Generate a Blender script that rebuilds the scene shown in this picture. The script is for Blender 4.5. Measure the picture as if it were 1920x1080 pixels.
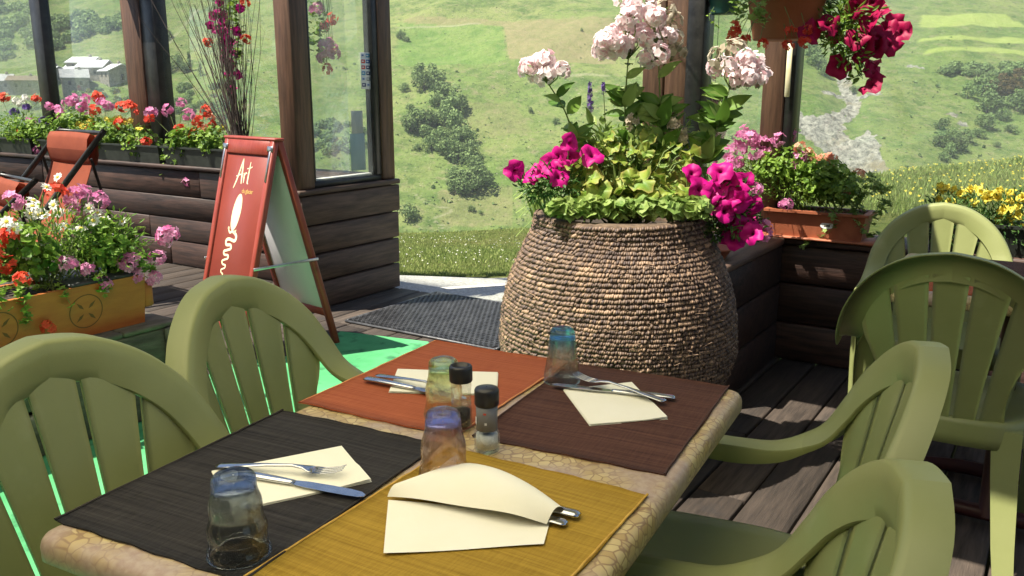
import bpy, math, random
import numpy as np
from mathutils import Vector, Matrix, Quaternion
random.seed(7); RNG = np.random.default_rng(7)
R = math.radians
scene = bpy.context.scene
for o in list(bpy.data.objects): bpy.data.objects.remove(o)
COL = scene.collection

# ------------------------------------------------------------------ camera, sky, sun, exposure
FPX, HORIZON, CZ = 1600.0, 170.0, 1.29
PITCH = math.atan((540 - HORIZON) / FPX)
cam_d = bpy.data.cameras.new('camera'); cam = bpy.data.objects.new('camera', cam_d); COL.objects.link(cam)
cam.location = (0, 0, CZ); cam.rotation_euler = (math.pi / 2 - PITCH, 0, 0)
cam_d.sensor_width = 36; cam_d.lens = FPX / 1920 * 36; cam_d.clip_start = .02; cam_d.clip_end = 6000
scene.camera = cam
SUN_EL = R(62); SUN_H = Vector((-.96, -.28, 0)).normalized()
SUN = Vector((SUN_H.x * math.cos(SUN_EL), SUN_H.y * math.cos(SUN_EL), math.sin(SUN_EL)))
world = bpy.data.worlds.new('World'); scene.world = world; world.use_nodes = True
wn = world.node_tree; bg = wn.nodes['Background']
sky = wn.nodes.new('ShaderNodeTexSky'); sky.sky_type = 'NISHITA'; sky.sun_disc = False
sky.sun_elevation = SUN_EL; sky.sun_rotation = math.atan2(SUN.x, SUN.y); sky.altitude = 1800
wn.links.new(sky.outputs[0], bg.inputs[0]); bg.inputs[1].default_value = .065
sl = bpy.data.lights.new('sun', 'SUN'); sl.energy = 5; sl.angle = R(.53); sl.color = (1, .93, .80)
so = bpy.data.objects.new('sun', sl); COL.objects.link(so); so.location = (-4, -2, 9)
so.rotation_euler = SUN.to_track_quat('Z', 'Y').to_euler()
vs = scene.view_settings; vs.view_transform = 'Standard'; vs.look = 'None'; vs.gamma = 1
vs.use_curve_mapping = False; vs.exposure = 1.32

# ------------------------------------------------------------------ pixel helpers (photo is 1920 x 1080)
_c, _s = math.cos(PITCH), math.sin(PITCH)
def ray(px, py):
    X = (px - 960) / FPX; Y = (540 - py) / FPX
    return Vector((X, _c + Y * _s, -_s + Y * _c))
def at(px, py, z):            # point on a level plane
    d = ray(px, py); return d * ((z - CZ) / d.z) + Vector((0, 0, CZ))
def atd(px, py, D):           # point at a distance along y
    d = ray(px, py); return d * (D / d.y) + Vector((0, 0, CZ))
BA = R(-33.0)
VX = Vector((math.cos(BA), math.sin(BA), 0)); UX = Vector((-math.sin(BA), math.cos(BA), 0))
def B(v, u, z=0): return VX * v + UX * u + Vector((0, 0, z))
def atu(px, py, u):           # point on the upright plane u = const of the terrace grid
    d = ray(px, py); return d * (u / d.dot(UX)) + Vector((0, 0, CZ))

# ------------------------------------------------------------------ object helpers
def tag(o, label=None, cat=None, group=None, kind=None):
    if label: o['label'] = label
    if cat: o['category'] = cat
    if group: o['group'] = group
    if kind: o['kind'] = kind
    return o
def thing(name, label, cat, loc=(0, 0, 0), rz=0, group=None):
    o = bpy.data.objects.new(name, None); COL.objects.link(o); o.empty_display_size = .1
    o.location = loc; o.rotation_euler = (0, 0, rz)
    return tag(o, label, cat, group)
def link(name, me, parent=None, loc=None, rot=None, scale=None):
    o = bpy.data.objects.new(name, me); COL.objects.link(o)
    if parent is not None: o.parent = parent
    if loc is not None: o.location = loc
    if rot is not None:
        if isinstance(rot, Quaternion): rot = rot.to_euler()
        o.rotation_euler = rot
    if scale is not None: o.scale = (scale,) * 3 if not hasattr(scale, '__len__') else scale
    return o
def children(o): return [c for c in bpy.data.objects if c.parent == o]
def copy_tree(o, parent=None, kids=None):
    c = o.copy(); COL.objects.link(c); c.parent = parent
    for ch in (kids if kids is not None else children(o)): copy_tree(ch, c)
    return c

class MB:
    def __init__(s): s.v = []; s.f = []; s.m = []; s.t = []
    def add(s, vs, fs, mi=0, tint=.5):
        n = len(s.v); s.v.extend([tuple(p) for p in vs])
        s.t.extend([tint] * len(vs) if not hasattr(tint, '__len__') else tint)
        for f in fs: s.f.append(tuple(i + n for i in f)); s.m.append(mi)
    def mesh(s, name, mats, smooth=True):
        me = bpy.data.meshes.new(name); me.from_pydata(s.v, [], s.f)
        for m in (mats if isinstance(mats, (list, tuple)) else [mats]): me.materials.append(m)
        if len(me.polygons):
            me.polygons.foreach_set('material_index', s.m)
            me.polygons.foreach_set('use_smooth', [smooth] * len(s.f))
        a = me.attributes.new('tint', 'FLOAT', 'POINT'); a.data.foreach_set('value', s.t)
        me.update(); return me
    def put(s, name, mats, parent=None, loc=None, rot=None, scale=None, smooth=True):
        return link(name, s.mesh(name, mats, smooth), parent, loc, rot, scale)
    # ---- shapes
    def cbox(s, x0, x1, y0, y1, z0, z1, ch=.004, mi=0, tint=.5):   # chamfered box
        ch = min(ch, (x1 - x0) * .45, (y1 - y0) * .45, (z1 - z0) * .45)
        vs = []; idx = {}
        for i, (X, sx) in enumerate(((x0, 1), (x1, -1))):
            for j, (Y, sy) in enumerate(((y0, 1), (y1, -1))):
                for k, (Z, sz) in enumerate(((z0, 1), (z1, -1))):
                    for a in range(3):
                        idx[i, j, k, a] = len(vs)
                        vs.append((X + sx * ch * (a != 0), Y + sy * ch * (a != 1), Z + sz * ch * (a != 2)))
        g = lambda i, j, k, a: idx[i, j, k, a]
        fs = []
        for i in (0, 1):
            q = [g(i, 0, 0, 0), g(i, 0, 1, 0), g(i, 1, 1, 0), g(i, 1, 0, 0)]; fs.append(q if i == 0 else q[::-1])
            q = [g(0, i, 0, 1), g(1, i, 0, 1), g(1, i, 1, 1), g(0, i, 1, 1)]; fs.append(q if i == 0 else q[::-1])
            q = [g(0, 0, i, 2), g(0, 1, i, 2), g(1, 1, i, 2), g(1, 0, i, 2)]; fs.append(q if i == 0 else q[::-1])
        for i in (0, 1):
            for j in (0, 1):
                fl = (i + j) % 2
                q = [g(i, j, 0, 0), g(i, j, 0, 1), g(i, j, 1, 1), g(i, j, 1, 0)]; fs.append(q[::-1] if fl else q)
                q = [g(i, 0, j, 0), g(i, 0, j, 2), g(i, 1, j, 2), g(i, 1, j, 0)]; fs.append(q if fl else q[::-1])
                q = [g(0, i, j, 1), g(0, i, j, 2), g(1, i, j, 2), g(1, i, j, 1)]; fs.append(q[::-1] if fl else q)
                for k in (0, 1):
                    q = [g(i, j, k, 0), g(i, j, k, 1), g(i, j, k, 2)]; fs.append(q if (i + j + k) % 2 else q[::-1])
        s.add(vs, fs, mi, tint)
    def tube(s, pts, rad, n=6, mi=0, tint=.5, cap=True):
        pts = [Vector(p) for p in pts]
        if not hasattr(rad, '__len__'): rad = [rad] * len(pts)
        vs = []; fs = []; ref = Vector((0, 0, 1))
        t0 = (pts[-1] - pts[0])
        if t0.length > 0 and abs(t0.normalized().z) > .9: ref = Vector((1, 0, 0))
        for i, p in enumerate(pts):
            t = (pts[min(i + 1, len(pts) - 1)] - pts[max(i - 1, 0)])
            t = t.normalized() if t.length > 1e-9 else Vector((0, 0, 1))
            a = t.cross(ref)
            a = a.normalized() if a.length > 1e-6 else Vector((1, 0, 0))
            b = a.cross(t)
            for k in range(n):
                w = 2 * math.pi * k / n; vs.append(p + (a * math.cos(w) + b * math.sin(w)) * rad[i])
        for i in range(len(pts) - 1):
            for k in range(n):
                fs.append((i * n + k, i * n + (k + 1) % n, (i + 1) * n + (k + 1) % n, (i + 1) * n + k))
        if cap: fs.append(tuple(range(n))); fs.append(tuple(range((len(pts) - 1) * n, len(pts) * n))[::-1])
        s.add(vs, fs, mi, tint)
    def lathe(s, prof, n=32, c=(0, 0, 0), mi=0, tint=.5, close=False):
        vs = []; fs = []; m = len(prof)
        for (r, z) in prof:
            for k in range(n):
                w = 2 * math.pi * k / n; vs.append((c[0] + r * math.cos(w), c[1] + r * math.sin(w), c[2] + z))
        for i in range(m - 1 + (1 if close else 0)):
            j = (i + 1) % m
            for k in range(n): fs.append((i * n + k, i * n + (k + 1) % n, j * n + (k + 1) % n, j * n + k))
        s.add(vs, fs, mi, tint)
    def prism(s, poly, z0, z1, mi=0, tint=.5):       # level polygon given thickness
        n = len(poly); vs = [(p[0], p[1], z0) for p in poly] + [(p[0], p[1], z1) for p in poly]
        fs = [tuple(range(n))[::-1], tuple(range(n, 2 * n))] + [(i, (i + 1) % n, n + (i + 1) % n, n + i) for i in range(n)]
        s.add(vs, fs, mi, tint)
    def grid(s, P, mi=0, tint=.5, flip=False):       # P[i][j] points
        m, n = len(P), len(P[0]); vs = [p for r in P for p in r]; fs = []
        for i in range(m - 1):
            for j in range(n - 1):
                q = (i * n + j, i * n + j + 1, (i + 1) * n + j + 1, (i + 1) * n + j); fs.append(q[::-1] if flip else q)
        s.add(vs, fs, mi, tint)
    # ---- leaves and petals
    def lance(s, base, d, nrm, L, W, tint=.5, droop=.25, mi=0):
        d = d.normalized(); side = d.cross(nrm)
        side = side.normalized() if side.length > 1e-6 else Vector((1, 0, 0)); up = side.cross(d)
        P = lambda t, w, h: base + d * (L * t) + side * (W * w) + up * (L * h)
        vs = [P(0, 0, 0), P(.35, -.5, .03), P(.35, 0, -.04), P(.35, .5, .03), P(.7, -.38, -droop * .35), P(.7, 0, -droop * .45), P(.7, .38, -droop * .35), P(1, 0, -droop)]
        s.add(vs, [(0, 2, 1), (0, 3, 2), (1, 2, 5, 4), (2, 3, 6, 5), (4, 5, 7), (5, 6, 7)], mi, tint)
    def round_leaf(s, c, nrm, r, tint=.5, lobes=5, cup=.2, ang=0, mi=0, notch=.22):
        nrm = nrm.normalized(); a = nrm.orthogonal().normalized(); b = nrm.cross(a); n = lobes * 2
        vs = [c - nrm * (r * cup)]
        for k in range(n):
            w = ang + 2 * math.pi * k / n; rr = r * (1 if k % 2 else 1 - notch)
            vs.append(c + (a * math.cos(w) + b * math.sin(w)) * rr + nrm * (r * .12 * math.sin(3 * w)))
        s.add(vs, [(0, k + 1, (k + 1) % n + 1) for k in range(n)], mi, tint)
    def floret(s, c, nrm, r, tint=.5, np_=5, mi=0, eye=None, wid=.75, cup=.15):
        nrm = nrm.normalized(); a = nrm.orthogonal().normalized(); b = nrm.cross(a); o = random.random() * 6
        for k in range(np_):
            w = o + 2 * math.pi * k / np_; d = a * math.cos(w) + b * math.sin(w); e = -a * math.sin(w) + b * math.cos(w)
            h = r * wid * .5
            vs = [c, c + d * (r * .6) - e * h + nrm * (r * cup), c + d * r + nrm * (r * cup * random.uniform(.3, 1.4)), c + d * (r * .6) + e * h + nrm * (r * cup)]
            s.add(vs, [(0, 1, 2, 3)], mi, [eye if eye is not None else tint, tint, tint, tint])
def rvec():
    while True:
        v = Vector((random.uniform(-1, 1), random.uniform(-1, 1), random.uniform(-1, 1)))
        if .05 < v.length <= 1: return v.normalized()
def U(a, b): return random.uniform(a, b)

# ------------------------------------------------------------------ materials
def nd(nt, typ, **kw):
    n = nt.nodes.new('ShaderNode' + typ)
    for k, v in kw.items():
        if k.startswith('i_'): n.inputs[k[2:].replace('_', ' ')].default_value = v
        else: setattr(n, k, v)
    return n
def C4(c): return (c[0], c[1], c[2], 1)
def pmat(name, c1, c2=None, scale=10, stretch=(1, 1, 1), rough=.6, bump=0, bscale=None, bstretch=None, tint=None, objrand=0, transl=0,
         spec=.5, metal=0, detail=6, lo=.35, hi=.65, spots=None, tcol=None, bdist=.01, coat=0):
    m = bpy.data.materials.new(name); m.use_nodes = True; nt = m.node_tree; L = nt.links
    bs = nt.nodes['Principled BSDF']; out = nt.nodes['Material Output']
    bs.inputs['Roughness'].default_value = rough; bs.inputs['Metallic'].default_value = metal
    bs.inputs['Specular IOR Level'].default_value = spec; bs.inputs['Coat Weight'].default_value = coat
    tc = nd(nt, 'TexCoord'); mp = nd(nt, 'Mapping'); mp.inputs['Scale'].default_value = stretch
    L.new(tc.outputs['Object'], mp.inputs[0])
    if objrand:
        oi = nd(nt, 'ObjectInfo'); ml = nd(nt, 'VectorMath', operation='SCALE'); ml.inputs[0].default_value = (37, 53, 71)
        L.new(oi.outputs['Random'], ml.inputs['Scale']); L.new(ml.outputs[0], mp.inputs['Location'])
    col = None
    if c2 is not None:
        nz = nd(nt, 'TexNoise', i_Scale=scale, i_Detail=detail, i_Roughness=.6); L.new(mp.outputs[0], nz.inputs[0])
        cr = nd(nt, 'ValToRGB'); cr.color_ramp.elements[0].position = lo; cr.color_ramp.elements[1].position = hi
        cr.color_ramp.elements[0].color = C4(c1); cr.color_ramp.elements[1].color = C4(c2)
        L.new(nz.outputs['Fac'], cr.inputs[0]); col = cr.outputs[0]
    else:
        rgb = nd(nt, 'RGB'); rgb.outputs[0].default_value = C4(c1); col = rgb.outputs[0]
    if tint is not None:            # vertex attribute 'tint' 0..1 blends to other colours
        at_ = nd(nt, 'Attribute', attribute_name='tint')
        tr = nd(nt, 'ValToRGB'); els = tr.color_ramp.elements
        els[0].color = (0, 0, 0, 1); els[1].color = (1, 1, 1, 1)
        mx = nd(nt, 'MixRGB', blend_type='MIX'); L.new(at_.outputs['Fac'], mx.inputs[0]); L.new(col, mx.inputs[1]); mx.inputs[2].default_value = C4(tint); col = mx.outputs[0]
    if spots is not None:           # (colour, scale, threshold, softness)
        sc, ss, th, sf = spots
        n2 = nd(nt, 'TexNoise', i_Scale=ss, i_Detail=4); L.new(tc.outputs['Object'], n2.inputs[0])
        mr = nd(nt, 'MapRange'); mr.inputs['From Min'].default_value = th; mr.inputs['From Max'].default_value = th + sf
        L.new(n2.outputs['Fac'], mr.inputs[0])
        mx = nd(nt, 'MixRGB'); L.new(mr.outputs[0], mx.inputs[0]); L.new(col, mx.inputs[1]); mx.inputs[2].default_value = C4(sc); col = mx.outputs[0]
    if objrand:
        hs = nd(nt, 'HueSaturation'); mr = nd(nt, 'MapRange'); mr.inputs['To Min'].default_value = 1 - objrand; mr.inputs['To Max'].default_value = 1 + objrand
        L.new(oi.outputs['Random'], mr.inputs[0]); L.new(mr.outputs[0], hs.inputs['Value']); L.new(col, hs.inputs['Color']); col = hs.outputs[0]
    L.new(col, bs.inputs['Base Color'])
    if bump:
        bz = nd(nt, 'TexNoise', i_Scale=bscale or scale, i_Detail=5)
        if bstretch:
            m2 = nd(nt, 'Mapping'); m2.inputs['Scale'].default_value = bstretch; L.new(tc.outputs['Object'], m2.inputs[0]); L.new(m2.outputs[0], bz.inputs[0])
        else: L.new(mp.outputs[0], bz.inputs[0])
        bp = nd(nt, 'Bump', i_Strength=bump, i_Distance=bdist); L.new(bz.outputs['Fac'], bp.inputs['Height']); L.new(bp.outputs[0], bs.inputs['Normal'])
    if transl:
        ts = nd(nt, 'BsdfTranslucent'); L.new(col, ts.inputs[0]); ms = nd(nt, 'MixShader'); ms.inputs[0].default_value = transl
        L.new(bs.outputs[0], ms.inputs[1]); L.new(ts.outputs[0], ms.inputs[2]); L.new(ms.outputs[0], out.inputs[0])
    m['col'] = 1
    return m
def glassmat(name, tintc, dirt=.04, dirtscale=3, thin=True):
    """window pane: see-through with a mirror-like surface and a film of dust, thickened where a milky reflection is wanted"""
    m = bpy.data.materials.new(name); m.use_nodes = True; nt = m.node_tree; L = nt.links
    nt.nodes.remove(nt.nodes['Principled BSDF']); out = nt.nodes['Material Output']
    tr = nd(nt, 'BsdfTransparent'); tr.inputs[0].default_value = C4(tintc)
    gl = nd(nt, 'BsdfGlossy'); gl.inputs['Roughness'].default_value = .02
    fr = nd(nt, 'Fresnel'); ge = nd(nt, 'NewGeometry'); io = nd(nt, 'MapRange'); io.inputs['To Min'].default_value = 1.5; io.inputs['To Max'].default_value = 1 / 1.5
    L.new(ge.outputs['Backfacing'], io.inputs[0]); L.new(io.outputs[0], fr.inputs[0])
    ms = nd(nt, 'MixShader'); L.new(fr.outputs[0], ms.inputs[0]); L.new(tr.outputs[0], ms.inputs[1]); L.new(gl.outputs[0], ms.inputs[2])
    df = nd(nt, 'BsdfDiffuse'); df.inputs[0].default_value = (.75, .8, .75, 1)
    tl = nd(nt, 'BsdfTranslucent'); tl.inputs[0].default_value = (.75, .8, .75, 1)
    md = nd(nt, 'MixShader'); md.inputs[0].default_value = .5; L.new(df.outputs[0], md.inputs[1]); L.new(tl.outputs[0], md.inputs[2])
    tc = nd(nt, 'TexCoord'); mp = nd(nt, 'Mapping'); mp.inputs['Scale'].default_value = (1, 1, .35); L.new(tc.outputs['Object'], mp.inputs[0])
    nz = nd(nt, 'TexNoise', i_Scale=dirtscale, i_Detail=6); L.new(mp.outputs[0], nz.inputs[0])
    mr = nd(nt, 'MapRange'); mr.inputs['From Min'].default_value = .35; mr.inputs['From Max'].default_value = .8; mr.inputs['To Min'].default_value = dirt * .4; mr.inputs['To Max'].default_value = dirt * 2.2
    L.new(nz.outputs['Fac'], mr.inputs[0])
    m2 = nd(nt, 'MixShader'); L.new(mr.outputs[0], m2.inputs[0]); L.new(ms.outputs[0], m2.inputs[1]); L.new(md.outputs[0], m2.inputs[2]); L.new(m2.outputs[0], out.inputs[0])
    return m
def drinkglass(name, c_top, c_body, clear=.42):
    """coloured pressed glass, the colour deeper in the thick foot"""
    m = bpy.data.materials.new(name); m.use_nodes = True; nt = m.node_tree; L = nt.links
    bs = nt.nodes['Principled BSDF']; bs.inputs['Roughness'].default_value = .02; bs.inputs['Transmission Weight'].default_value = 1; bs.inputs['IOR'].default_value = 1.45
    at_ = nd(nt, 'Attribute', attribute_name='tint'); mx = nd(nt, 'MixRGB'); L.new(at_.outputs['Fac'], mx.inputs[0])
    mx.inputs[1].default_value = C4(c_body); mx.inputs[2].default_value = C4(c_top); L.new(mx.outputs[0], bs.inputs['Base Color'])
    tr = nd(nt, 'BsdfTransparent'); L.new(mx.outputs[0], tr.inputs[0])
    ms = nd(nt, 'MixShader'); ms.inputs[0].default_value = clear; L.new(bs.outputs[0], ms.inputs[1]); L.new(tr.outputs[0], ms.inputs[2])
    L.new(ms.outputs[0], nt.nodes['Material Output'].inputs[0])
    return m

M = {}
M['deck'] = pmat('deck_wood', (.025, .018, .0135), (.068, .050, .038), 9, (6, .5, 3), rough=.75, bump=.5, bscale=30, bstretch=(9, .6, 2), objrand=.28, bdist=.004, spots=((.035, .03, .028), 5, .6, .1))
M['wall'] = pmat('stained_board', (.018, .009, .0065), (.07, .035, .025), 7, (.6, 4, 7), rough=.6, bump=.5, bscale=20, bstretch=(.7, 6, 12), objrand=.25, bdist=.004)
M['fin'] = pmat('weathered_board', (.046, .025, .016), (.125, .074, .049), 7, (4, .6, 7), rough=.65, bump=.5, bscale=20, bstretch=(6, .7, 12), objrand=.2, bdist=.004)
M['post'] = pmat('post_wood', (.06, .029, .016), (.13, .066, .037), 8, (6, 6, .5), rough=.55, bump=.4, bscale=20, bstretch=(10, 10, .8), objrand=.15, bdist=.004)
M['black_frame'] = pmat('black_frame_paint', (.008, .008, .008), (.025, .024, .022), 14, rough=.4, bump=.15, bscale=60)
M['pane'] = glassmat('window_pane', (.95, .98, .96), .04, 2.5)  # dust film thickened to lend the window a milky reflection
M['pane_left'] = glassmat('clear_pane', (.96, .98, .97), .008, 2)
M['green_chair'] = pmat('green_plastic', (.255, .285, .105), (.305, .33, .135), 2.5, rough=.40, bump=.06, bscale=260, objrand=.05, transl=.14, bdist=.002, spots=((.36, .38, .19), 9, .60, .22))
M['carpet'] = pmat('green_carpet', (.062, .275, .11), (.105, .385, .165), 3.2, rough=.95, bump=.5, bscale=400, bdist=.003, spots=((.04, .15, .07), 11, .56, .16), spec=.1)
M['rubber'] = pmat('black_rubber', (.035, .036, .04), (.085, .088, .095), 20, rough=.38, bump=.2, bscale=90)
M['table_leg'] = pmat('table_leg_metal', (.05, .012, .012), (.07, .02, .018), 9, rough=.45)
M['napkin'] = pmat('cream_paper', (.90, .87, .70), (.92, .89, .74), 12, rough=.9, bump=.25, bscale=90, bdist=.002, spec=.1)
M['steel'] = pmat('steel', (.62, .63, .64), (.5, .51, .53), 40, rough=.16, metal=1)
M['salt'] = pmat('salt', (.82, .81, .78), (.7, .69, .66), 400, rough=.9, bump=.4, bscale=700)
M['pepper'] = pmat('peppercorn', (.02, .015, .012), (.08, .06, .045), 300, rough=.8, bump=.6, bscale=400)
M['black_cap'] = pmat('black_plastic', (.012, .012, .013), (.02, .02, .022), 30, rough=.38)
M['grey_label'] = pmat('grey_label', (.17, .17, .165), (.2, .2, .195), 30, rough=.5)
M['white_print'] = pmat('white_print', (.7, .7, .68), (.74, .74, .72), 30, rough=.6)
M['red_paint'] = pmat('red_painted_wood', (.24, .035, .022), (.31, .055, .035), 9, (5, 5, .8), rough=.42, bump=.15, bscale=40, spots=((.14, .02, .014), 6, .62, .1))
M['red_panel'] = pmat('red_sign_panel', (.21, .04, .028), (.26, .052, .036), 3, rough=.35)
M['cream_print'] = pmat('cream_print', (.80, .70, .40), (.86, .80, .55), 20, rough=.6)
M['gold_print'] = pmat('gold_print', (.62, .42, .12), None, rough=.6)
M['whiteboard'] = pmat('grey_white_board', (.74, .72, .76), (.82, .79, .82), 3, rough=.5, spots=((.52, .53, .55), 4, .58, .2))
M['chrome'] = pmat('zinc', (.5, .5, .5), (.62, .62, .62), 60, rough=.3, metal=1)
M['ochre'] = pmat('ochre_painted_wood', (.33, .088, .014), (.42, .128, .021), 7, (3, .7, 3), rough=.6, bump=.3, bscale=40, bdist=.003)
M['ochre_dark'] = pmat('ochre_carving', (.12, .05, .012), None, rough=.8)
M['crate'] = pmat('mossy_crate_wood', (.05, .045, .03), (.125, .115, .08), 8, (3, .8, 4), rough=.85, bump=.5, bscale=30, objrand=.2)
M['orange_fabric'] = pmat('orange_canvas', (.25, .050, .02), (.31, .066, .026), 8, rough=.85, bump=.3, bscale=250, bdist=.002, transl=.25)
M['dark_pot'] = pmat('dark_plastic', (.012, .016, .012), (.03, .035, .028), 12, rough=.5)
M['teal_pot'] = pmat('teal_plastic', (.02, .07, .07), (.03, .09, .09), 8, rough=.4)
M['terracotta'] = pmat('terracotta', (.30, .085, .035), (.38, .12, .055), 6, rough=.6, bump=.15, bscale=60, spots=((.22, .06, .03), 7, .6, .15))
M['clay_dark'] = pmat('brown_clay', (.20, .065, .04), (.26, .09, .06), 9, rough=.45)
M['soil'] = pmat('soil', (.02, .014, .01), (.06, .045, .03), 60, rough=1, bump=.8)
M['leaf'] = pmat('leaf', (.06, .15, .02), None, tint=(.28, .43, .06), rough=.5, transl=.35, spec=.35)
M['leaf_dark'] = pmat('dark_leaf', (.025, .075, .018), None, tint=(.10, .20, .04), rough=.5, transl=.3, spec=.35)
M['leaf_pale'] = pmat('pale_leaf', (.13, .24, .05), None, tint=(.36, .46, .13), rough=.5, transl=.35, spec=.35)
M['leaf_ageing'] = pmat('ageing_leaf', (.09, .24, .018), (.30, .37, .06), 14, tint=(.50, .36, .13), rough=.5, transl=.35, spec=.35)
M['stem'] = pmat('stem', (.10, .16, .03), (.16, .22, .05), 20, rough=.6, transl=.1)
M['twig'] = pmat('twig_bark', (.035, .024, .02), (.11, .08, .06), 14, (1, 1, .3), rough=.7, objrand=.45)
M['red_petal'] = pmat('red_petal', (.62, .035, .022), None, tint=(.75, .13, .06), rough=.55, transl=.3, spec=.2)
M['pink_petal'] = pmat('pink_petal', (.62, .14, .36), None, tint=(.78, .42, .60), rough=.55, transl=.35, spec=.2)
M['salmon_petal'] = pmat('salmon_petal', (.68, .22, .15), None, tint=(.80, .52, .34), rough=.55, transl=.35, spec=.2)
M['magenta_petal'] = pmat('magenta_petal', (.16, .001, .05), None, tint=(.62, .008, .25), rough=.5, transl=.3, spec=.25)
M['crimson_petal'] = pmat('crimson_petal', (.10, .003, .02), None, tint=(.42, .005, .075), rough=.5, transl=.3, spec=.25)
M['phlox_petal'] = pmat('phlox_petal', (.80, .42, .47), None, tint=(.95, .92, .92), rough=.6, transl=.35, spec=.2)
M['white_petal'] = pmat('white_petal', (.74, .74, .62), None, tint=(.84, .84, .80), rough=.6, transl=.3, spec=.2)
M['yellow_petal'] = pmat('yellow_petal', (.70, .50, .05), None, tint=(.86, .77, .13), rough=.55, transl=.3, spec=.2)
M['violet_petal'] = pmat('violet_petal', (.10, .05, .25), None, tint=(.30, .20, .52), rough=.55, transl=.25, spec=.2)
M['dry_petal'] = pmat('faded_petal', (.40, .34, .24), None, tint=(.62, .56, .45), rough=.8, transl=.3, spec=.1)
M['canopy'] = pmat('parasol_cloth', (.93, .86, .64), (.95, .88, .68), 3, rough=.9, transl=.93, spec=.1)
M['sail'] = pmat('added_sail_cloth', (.30, .27, .19), (.33, .30, .22), 3, rough=.9, transl=.22, spec=.1)
M['white_metal'] = pmat('white_metal', (.6, .58, .54), (.68, .66, .62), 12, rough=.5)
M['render_wall'] = pmat('warm_render', (.26, .20, .12), (.32, .25, .16), 2, rough=.95, bump=.3, bscale=40)
M['gravel'] = pmat('pale_gravel', (.40, .38, .34), (.62, .60, .55), 45, rough=.95, bump=.8, bscale=60, detail=10)

# ------------------------------------------------------------------ terrain: near meadow, drop, far hillside
def sstep(a, b, x): t = np.clip((x - a) / (b - a), 0, 1); return t * t * (3 - 2 * t)
def wob(x, y, s, sd=0.):
    return (np.sin(x / s + 1.3 + sd) * np.cos(y / s * .9 + .4 - sd) + .5 * np.sin(x / s * 2.1 + y / s * 1.7 + 2.1 + sd) + .25 * np.sin(x / s * 4.3 - y / s * 3.9 + sd * 2))
GULLY = []      # world polyline of the ravine, filled in below
def hz(x, y):
    x = np.asarray(x, float); y = np.asarray(y, float)
    near = -.14 - .115 * np.maximum(0, y - 6.6) + .13 * np.maximum(0, x - 1) * sstep(6, 12, y) + .05 * wob(x, y, 2.2) * sstep(6.5, 12, y)
    yc = 14 + 8 * sstep(3, 9, x)
    drop = near - .48 * np.maximum(0, y - yc)
    ye = np.minimum(y, 430) + .03 * np.maximum(0, y - 430); hill = -30 + (ye - 190) * .42 + 2.4 * wob(x, y, 47.) + .9 * wob(x, y, 17., 1.) + .3 * wob(x, y, 6., 2.) + 3 * sstep(500, 1400, y) * wob(x, y, 160.)
    hill = hill * sstep(60, 130, y) + (-80) * (1 - sstep(60, 130, y))
    if GULLY:
        d = np.full(x.shape, 1e9)
        for (ax, ay), (bx, by) in zip(GULLY[:-1], GULLY[1:]):
            t = np.clip(((x - ax) * (bx - ax) + (y - ay) * (by - ay)) / ((bx - ax) ** 2 + (by - ay) ** 2), 0, 1)
            d = np.minimum(d, np.hypot(x - ax - t * (bx - ax), y - ay - t * (by - ay)))
        hill = hill - 3.2 * np.exp(-(d / 6.) ** 2)
    return np.maximum(drop, hill)
def on_hill(px, py):
    d = ray(px, py); ts = np.arange(120, 900, .5) / d.y
    zz = CZ + d.z * ts; h = hz(d.x * ts, d.y * ts); k = np.argmax(h >= zz)
    if not h[k] >= zz[k]: k = len(ts) - 1
    t = ts[k]; return Vector((d.x * t, d.y * t, float(h[k])))
def hill_poly(pts): return [tuple(on_hill(*p)[:2]) for p in pts]
GULLY = hill_poly([(1577, 128), (1588, 171), (1602, 200), (1584, 224), (1575, 262), (1600, 300), (1630, 330)])
def in_poly(X, Y, poly):
    ins = np.zeros(X.shape, bool); n = len(poly)
    for i in range(n):
        (x1, y1), (x2, y2) = poly[i], poly[(i + 1) % n]
        if y1 == y2: continue
        c = ((y1 > Y) != (y2 > Y)) & (X < (x2 - x1) * (Y - y1) / (y2 - y1) + x1); ins ^= c
    return ins
def line_mask(X, Y, pl, w):
    m = np.zeros(X.shape)
    for (ax, ay), (bx, by) in zip(pl[:-1], pl[1:]):
        L2 = (bx - ax) ** 2 + (by - ay) ** 2 + 1e-9
        t = np.clip(((X - ax) * (bx - ax) + (Y - ay) * (by - ay)) / L2, 0, 1)
        m = np.maximum(m, 1 - np.clip(np.hypot(X - ax - t * (bx - ax), Y - ay - t * (by - ay)) / w, 0, 1))
    return m
def axis(segs):
    out = []
    for a, b, st in segs: out.extend(np.arange(a, b, st))
    out.append(segs[-1][1]); return np.array(out)
xs = axis([(-1500, -300, 100), (-300, -32, 1.4), (-32, -6, .8), (-6, 14, .35), (14, 32, .8), (32, 300, 1.4), (300, 1500, 100)])
ys = axis([(-120, -8, 16), (-8, 6, 1), (6, 26, .3), (26, 60, 2), (60, 180, 6), (180, 290, .8), (290, 400, 1.2), (400, 700, 12), (700, 2600, 100)])
X, Y = np.meshgrid(xs, ys)
jx = np.where((X > -300) & (X < 300) & (Y > 180) & (Y < 400), 1, 0)
Z = hz(X, Y)
rockpoly = hill_poly([(1488, 204), (1520, 225), (1576, 210), (1583, 229), (1584, 247), (1600, 266), (1619, 249), (1641, 253), (1655, 307), (1670, 336), (1631, 332), (1580, 321), (1499, 251)])
rock = in_poly(X, Y, rockpoly).astype(float)
rock = np.maximum(rock, line_mask(X, Y, hill_poly([(1577, 136), (1588, 171), (1602, 200), (1584, 224)]), 3.0) * 1.6)
rock = np.maximum(rock, line_mask(X, Y, hill_poly([(1549, 175), (1588, 183), (1616, 183)]), 2.4) * 1.4)
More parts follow.
